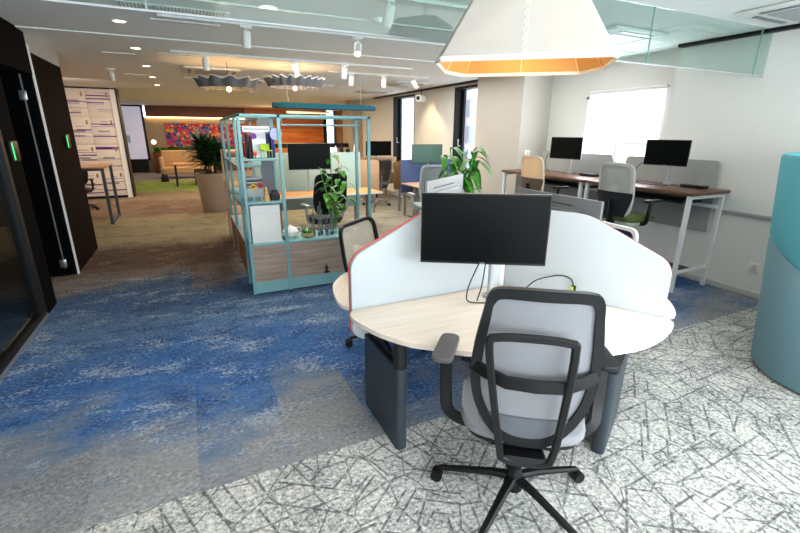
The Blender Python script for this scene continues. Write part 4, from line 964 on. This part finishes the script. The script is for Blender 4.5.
# ================================================================ MIDDLE AREA
def plain_desk(loc, rz, w, d, h_, label, topm, legm='whitemetal', tfoot=True, group=None, edge='white'):
    t = thing('office_desk', label, 'desk', loc, rz, group)
    MB().box(0, w, 0, d, h_-.025, h_, .003).build('tabletop', topm, t); MB().box(-.002, w+.002, -.004, -.0005, h_-.027, h_-.001).build('edge_band', edge, t)
    for x in (.12, w-.16):
        lg = MB().box(x, x+.06, d*.42, d*.58, .04, h_-.03).build('leg', legm, t)
        MB().prism([(.03, 0), (d-.03, 0), (d-.03, .02), (d*.6, .06), (d*.4, .06), (.03, .02)], 0, .06, .003, Matrix.Translation((x, 0, 0)) @ yz(0)).build('foot', legm, lg)
    MB().box(.2, w-.2, d*.46, d*.54, h_-.08, h_-.03).build('crossbar', legm, t)
    return t
plain_desk((1.15, 7.16, 0), R(1.5), 1.95, .75, .71, 'warm wood topped desk behind the teal shelving', wood('orange_desk_top', (196, 138, 84), (220, 162, 104)), 'greymetal')
t = thing('desk_partition', 'pale blue green partition behind the desk with the large monitor', 'divider', (1.0, 8.02, 0)); MB().box(0, 1.98, 0, .04, .35, 1.38, .006).build('panel', mat('sage_partition_fabric', (168, 194, 188), .9, var=.03), t)
for x in (.1, 1.85): MB().box(x, x+.04, -.02, .06, 0, .36).build('foot', 'greymetal', t)
monitor((1.90, 7.62, 1.33), R(-93), .74, .44, 'large black monitor seen through the teal shelving', (.0, .22, .711-1.33))
simple_chair((1.80, 6.45, 0), R(8), 'black mesh chair with steel arms seen through the shelving', 'blackpl', 'blackpl', 'blackpl', top=1.17, w=.27, tilt=.12, armm='steel', mesh=True)
t = thing('power_cube', 'small white socket cube on the desk behind the shelving', 'power strip', (1.42, 7.72, .716)); MB().box(-.04, .04, -.03, .03, 0, .09, .006).build('casing', 'white', t); MB().box(-.025, .025, -.033, -.03, .02, .07).build('socket', 'greymetal', t)
t = thing('strap_bag', 'pale beige bag with long straps beside the large monitor', 'bag', (2.45, 7.92, .72)); MB().tube(smoothpath([(-.10, 0, .64), (-.09, 0, .3), (-.11, 0, .0)]), .012, 6).build('strap', 'beigefab', t); MB().tube(smoothpath([(.06, 0, .62), (.07, 0, .3), (.12, 0, .02)]), .012, 6).build('strap', 'beigefab', t); MB().box(-.13, .15, -.03, .03, .0, .14, .02).build('pouch', 'beigefab', t)
for k, (x, l) in enumerate(((2.50, 'small white bottle on top of the pale partition'), (2.62, 'dark cup on top of the pale partition'), (2.88, 'tall white beaker at the end of the partition top'))):
    t = thing('shelf_ornament', l, 'ornament', (x, 8.04, 1.381)); MB().lathe([(.03, 0), (.035, .03), (.03, .06), (.012, .09 + .02*k), (.012, .11+.02*k)], 12).build('body', ('white', 'blackpl', 'white')[k], t)
t = thing('partition_plant', 'tiny green plant on top of the pale partition', 'plant', (2.74, 8.04, 1.381)); MB().lathe([(.04, 0), (.045, .05)], 12).build('pot', 'blackpl', t); b = MB()
for k in range(26):
    a = random.random()*2*PI; leaf(b, Vector((0, 0, .05)), Vector((math.cos(a), math.sin(a), .8)), .09, .025, .4)
b.build('leaves', 'leaf', t)
# second row: beige screen, rear desk with monitor and mesh chair
t = thing('desk_screen', 'beige felt screen at the left of the rear mesh chair', 'screen', (3.08, 9.0, 0), 0); MB().prism(rpoly([(0, .45), (.70, .45), (.70, 1.16), (0, 1.16)], [.02, .02, .08, .02]), -.02, .02, .005, xz(0)).build('felt_panel', 'beigefab', t)
for x in (.1, .55): MB().box(x, x+.04, -.02, .02, 0, .46).build('foot', 'greymetal', t)
t = thing('desk_screen', 'narrow dark brown felt screen with rounded top', 'screen', (4.12, 8.95, 0), 0); MB().prism(rpoly([(0, .50), (.30, .50), (.30, 1.12), (0, 1.12)], [.04, .04, .07, .07]), -.02, .02, .005, xz(0)).build('felt_panel', mat('brown_felt', (120, 88, 52), .95, var=.05), t)
MB().box(.12, .17, -.02, .02, 0, .51).build('foot', 'greymetal', t)
plain_desk((3.9, 10.85, 0), 0, 1.5, .75, .72, 'rear desk in front of the far window with a black monitor', 'beigefab')
t = thing('desk_partition', 'low beige partition behind the rear window desk', 'divider', (3.7, 11.65, 0)); MB().box(0, 1.75, 0, .04, .3, 1.06, .006).build('panel', 'beigefab', t); MB().box(.2, .25, 0, .04, 0, .3).build('foot', 'greymetal', t); MB().box(1.4, 1.45, 0, .04, 0, .3).build('foot', 'greymetal', t)
monitor((4.66, 11.1, 1.32), R(-95), .72, .38, 'black monitor on the rear desk by the far window', (0, .2, .721-1.32))
simple_chair((4.12, 9.95, 0), R(4), 'grey framed mesh chair at the rear window desk', mat('dark_mesh', (74, 66, 64), .8, var=.2, vscale=90), 'greymetal', 'blackpl', 'steel', top=1.13, w=.30, tilt=.12, seat=.46)
# blue partition desk with green monitor
t = thing('desk_partition', 'blue fabric partition behind the green tinted monitor', 'divider', (4.02, 8.35, 0)); MB().box(0, 1.35, 0, .04, .5, 1.19, .01).build('panel', mat('slate_blue_fabric', (76, 96, 140), .95, var=.05), t)
for x in (.08, 1.2): MB().box(x, x+.04, 0, .04, 0, .51).build('foot', 'greymetal', t)
plain_desk((4.0, 7.55, 0), 0, 1.15, .76, .72, 'desk with a pinkish wood top in front of the blue partition', wood('pink_desk_top', (190, 150, 130), (208, 170, 150)), 'greymetal')
monitor((4.45, 8.02, 1.32), R(-105), .64, .38, 'green tinted monitor in front of the blue partition', (0.05, .1, .721-1.32), screen=mat('dull_green_screen', (58, 96, 84), .35, var=.03))
t = thing('drawer_pedestal', 'white drawer cabinet under the desk by the blue partition', 'cabinet', (4.22, 7.66, 0)); MB().box(0, .40, 0, .5, .04, .62, .006).build('body', 'white', t); MB().box(.01, .39, .01, .49, 0, .04).build('plinth', 'blackpl', t)
for z in (.06, .25, .44): MB().box(.01, .39, -.012, -.0005, z, z+.165, .002).build('drawer', 'white', t)
simple_chair((3.78, 6.75, 0), R(-8), 'pale grey chair in front of the blue partition desk', mat('pale_grey_shell', (150, 160, 160), .7), 'silverpl', mat('pale_grey_shell', (150, 160, 160)), 'silverpl', top=1.22, w=.25, tilt=.10, seat=.48, armm='silverpl')

# ================================================================ LEFT SIDE
def reader(loc, label):
    t = thing('card_reader', label, 'card reader', loc, 0, 'black card readers with a green light'); MB().box(0, .03, -.09, .09, -.09, .09, .006).build('casing', 'blackpl', t); MB().box(.03, .033, -.084, -.066, -.075, .075).build('light_bar', E_GREEN, t)
reader((-1.45, 5.19, 1.56), 'card reader with green light on the black door panel'); reader((-1.45, 7.30, 1.60), 'card reader with green light on the brown panel')
# high table by lockers
t = thing('high_table', 'tall wood topped table with slate legs in front of the lockers', 'table', (-2.75, 9.78, 0))
MB().box(0, 1.3, 0, 1.1, 1.06, 1.09, .003).build('tabletop', wood('brown_table_top', (132, 94, 66), (158, 116, 84)), t)
for x in (.02, 1.23):
    for y in (.02, 1.03): MB().box(x, x+.05, y, y+.05, 0, 1.06).build('leg', 'darkgrey', t)
    MB().box(x, x+.05, .07, 1.03, .02, .05).build('foot_rail', 'darkgrey', t)
for y in (.02, 1.03): MB().box(.07, 1.23, y, y+.05, 1.02, 1.06).build('apron', 'darkgrey', t)
simple_chair((-2.35, 11.9, 0), R(180), 'dark chair partly hidden behind the tall table', 'blackpl', 'blackpl', 'blackpl', top=.95)
# lockers
t = thing('locker_bank', 'white lockers with purple stripes at the end of the aisle', 'locker', (-3.2, 13.8, 0))
MB().box(0, 1.66, .02, .45, 0, 2.76).build('body', 'locker', t)
MB().box(1.58, 1.70, -.03, .45, 0, 2.765).build('side_frame', 'white', t); MB().box(1.70, 1.735, -.05, .46, 0, 2.768).build('edge_frame', 'frame', t)
MB().box(-.02, 1.70, -.03, .0, 2.735, 2.768).build('top_frame', 'frame', t); MB().box(0, 1.69, -.02, .02, 0, .06).build('plinth', 'frame', t)
random.seed(11)
for i in range(3):
    for j in range(4):
        x0, x1, z0, z1 = i*.525+.005, i*.525+.52, .07+j*.665, .07+j*.665+.655
        d = MB().box(x0, x1, -.005, .018, z0, z1, .002).build('door', 'locker', t)
        b = MB()
        for k in range(6):
            z = z0+.05+random.random()*(z1-z0-.1); a = random.choice((x0, x0+.2, x0)); c = random.choice((x1, x1-.15, x1)); hh = random.choice((.008, .012, .022, .03)); b.box(a+.001, c-.001, -.008, -.0055, z, z+hh)
        b.build('stripe_pattern', 'purple', d)
        MB().box(x1-.09, x1-.05, -.022, -.006, (z0+z1)/2+.16, (z0+z1)/2+.26, .003).build('lock', mat('brass_lock', (150, 120, 70), .4, metal=.6), d)
        MB().box(x0+.12, x1-.14, -.010, -.0085, z0+.30, z0+.335).build('name_slot', 'greymetal', d)

# ================================================================ LOUNGE
t = thing('framed_blind_panel', 'grey screen in a black frame beside the lockers', 'screen', (-2.55, 21.9, .50), 0)
MB().box(0, 1.05, 0, .05, 0, 2.26, .004).build('frame', 'frame', t); MB().box(.05, .96, -.006, -.0005, .07, 2.19).build('screen', emis('pale_blue_backlit_screen', (190, 190, 214), .35, (190, 190, 205)), t)
MB().box(.28, .42, -.009, -.0065, .75, 1.05).build('picture', mat('pale_cyan_print', (176, 206, 222), .6), t); MB().box(.1, .95, .0, .05, -.499, .0).build('base', 'frame', t)
# mural: abstract multicoloured
mm = bpy.data.materials.new('multicolour_mural_paint'); mm.use_nodes = True; N = mm.node_tree.nodes; L = mm.node_tree.links
v = N.new('ShaderNodeTexVoronoi'); v.inputs['Scale'].default_value = 11; tc = N.new('ShaderNodeTexCoord'); L.new(tc.outputs['Object'], v.inputs['Vector'])
s = N.new('ShaderNodeSeparateColor'); L.new(v.outputs['Color'], s.inputs[0]); rp = N.new('ShaderNodeValToRGB'); rp.color_ramp.interpolation = 'CONSTANT'
cols = [(200, 30, 60), (30, 70, 170), (214, 40, 70), (240, 170, 40), (60, 120, 190), (190, 30, 90), (230, 90, 50), (40, 40, 110)]
while len(rp.color_ramp.elements) < len(cols): rp.color_ramp.elements.new(.5)
for i, (e, c) in enumerate(zip(rp.color_ramp.elements, cols)): e.position = i/len(cols); e.color = (*lin(c), 1)
L.new(s.outputs[0], rp.inputs[0]); L.new(rp.outputs[0], N['Principled BSDF'].inputs['Base Color'])
tag(MB().box(-.80, 3.4, 22.44, 22.49, 1.0, 2.06).build('mural', mm), 'long multicoloured abstract mural on the lounge wall', 'painting')
t = thing('planter_box', 'long wooden planter full of greenery under the mural', 'planter', (-1.36, 21.6, 0)); MB().box(0, 3.9, 0, .45, 0, .86, .01).build('box', 'darkwood', t); MB().box(.03, 3.87, .03, .42, .86, .87).build('soil', 'soil', t)
b = MB(); random.seed(2)
for k in range(700):
    a = random.random()*2*PI; leaf(b, Vector((random.uniform(.05, 3.85), random.uniform(.05, .4), .87)), Vector((math.cos(a)*.6, math.sin(a)*.4, 1)), random.uniform(.2, .5), .08, .5, n=3)
b.build('greenery', 'leaf', t)['kind'] = 'stuff'
t = thing('globe_lamp', 'small white globe lamp standing at the planter corner', 'lamp', (-1.25, 21.35, 0)); MB().cyl((0, 0, 0), (0, 0, .02), .08).build('base', 'blackpl', t); MB().cyl((0, 0, .02), (0, 0, 1.2), .012).build('pole', 'blackpl', t); MB().sphere((0, 0, 1.28), .10).build('globe', emis('white_globe', (255, 240, 220), 1.2), t)
t = thing('lounge_sofa', 'low beige two seat sofa in front of the planter', 'sofa', (-.95, 18.6, 0)); MB().box(0, 1.7, 0, .75, .16, .42, .05, 3).build('seat', 'beigefab', t)
MB().box(0, 1.7, .60, .80, .40, 1.02, .06, 3).build('backrest', 'beigefab', t); MB().box(-.06, .06, .05, .78, .16, .80, .05, 3).build('arm', 'beigefab', t); MB().box(1.64, 1.76, .05, .78, .16, .80, .05, 3).build('arm', 'beigefab', t)
for x in (.08, 1.58):
    for y in (.08, .66): MB().cyl((x, y, 0), (x, y, .17), .02).build('leg', 'blackpl', t)
t = thing('lounge_table', 'wood topped black table in front of the beige sofa', 'table', (-.50, 15.9, 0)); MB().box(0, 1.5, 0, .8, .68, .72, .005).build('tabletop', wood('orange_desk_top', (196, 138, 84), (220, 162, 104)), t)
for x in (.03, 1.42):
    for y in (.03, .72): MB().box(x, x+.05, y, y+.05, 0, .68).build('leg', 'blackpl', t)
    MB().box(x, x+.05, .08, .72, .0, .04).build('foot_rail', 'blackpl', t)
t = thing('lounge_pouf', 'dark brown block stool under the wood topped table', 'stool', (.10, 16.1, 0)); MB().box(0, .5, 0, .5, .02, .50, .04, 3).build('cushion', mat('dark_brown_leather', (52, 30, 22), .6), t); MB().box(.05, .45, .05, .45, 0, .02).build('base', 'blackpl', t)
t = thing('handbag', 'small black bag on the floor beside the lounge sofa', 'bag', (-.86, 17.6, 0)); MB().prism([(-.13, 0), (.13, 0), (.09, .26), (-.09, .26)], -.06, .06, .02, xz(0)).build('body', 'blackpl', t); MB().tube(smoothpath([(-.06, 0, .25), (-.05, 0, .38), (.05, 0, .38), (.06, 0, .25)]), .008, 6).build('handle', 'blackpl', t)
tag(MB().box(2.6, 5.1, 14.9, 15.5, 1.22, 1.36).build('counter_ledge', 'blackpl'), 'dark counter ledge before the wood wall', 'ledge')
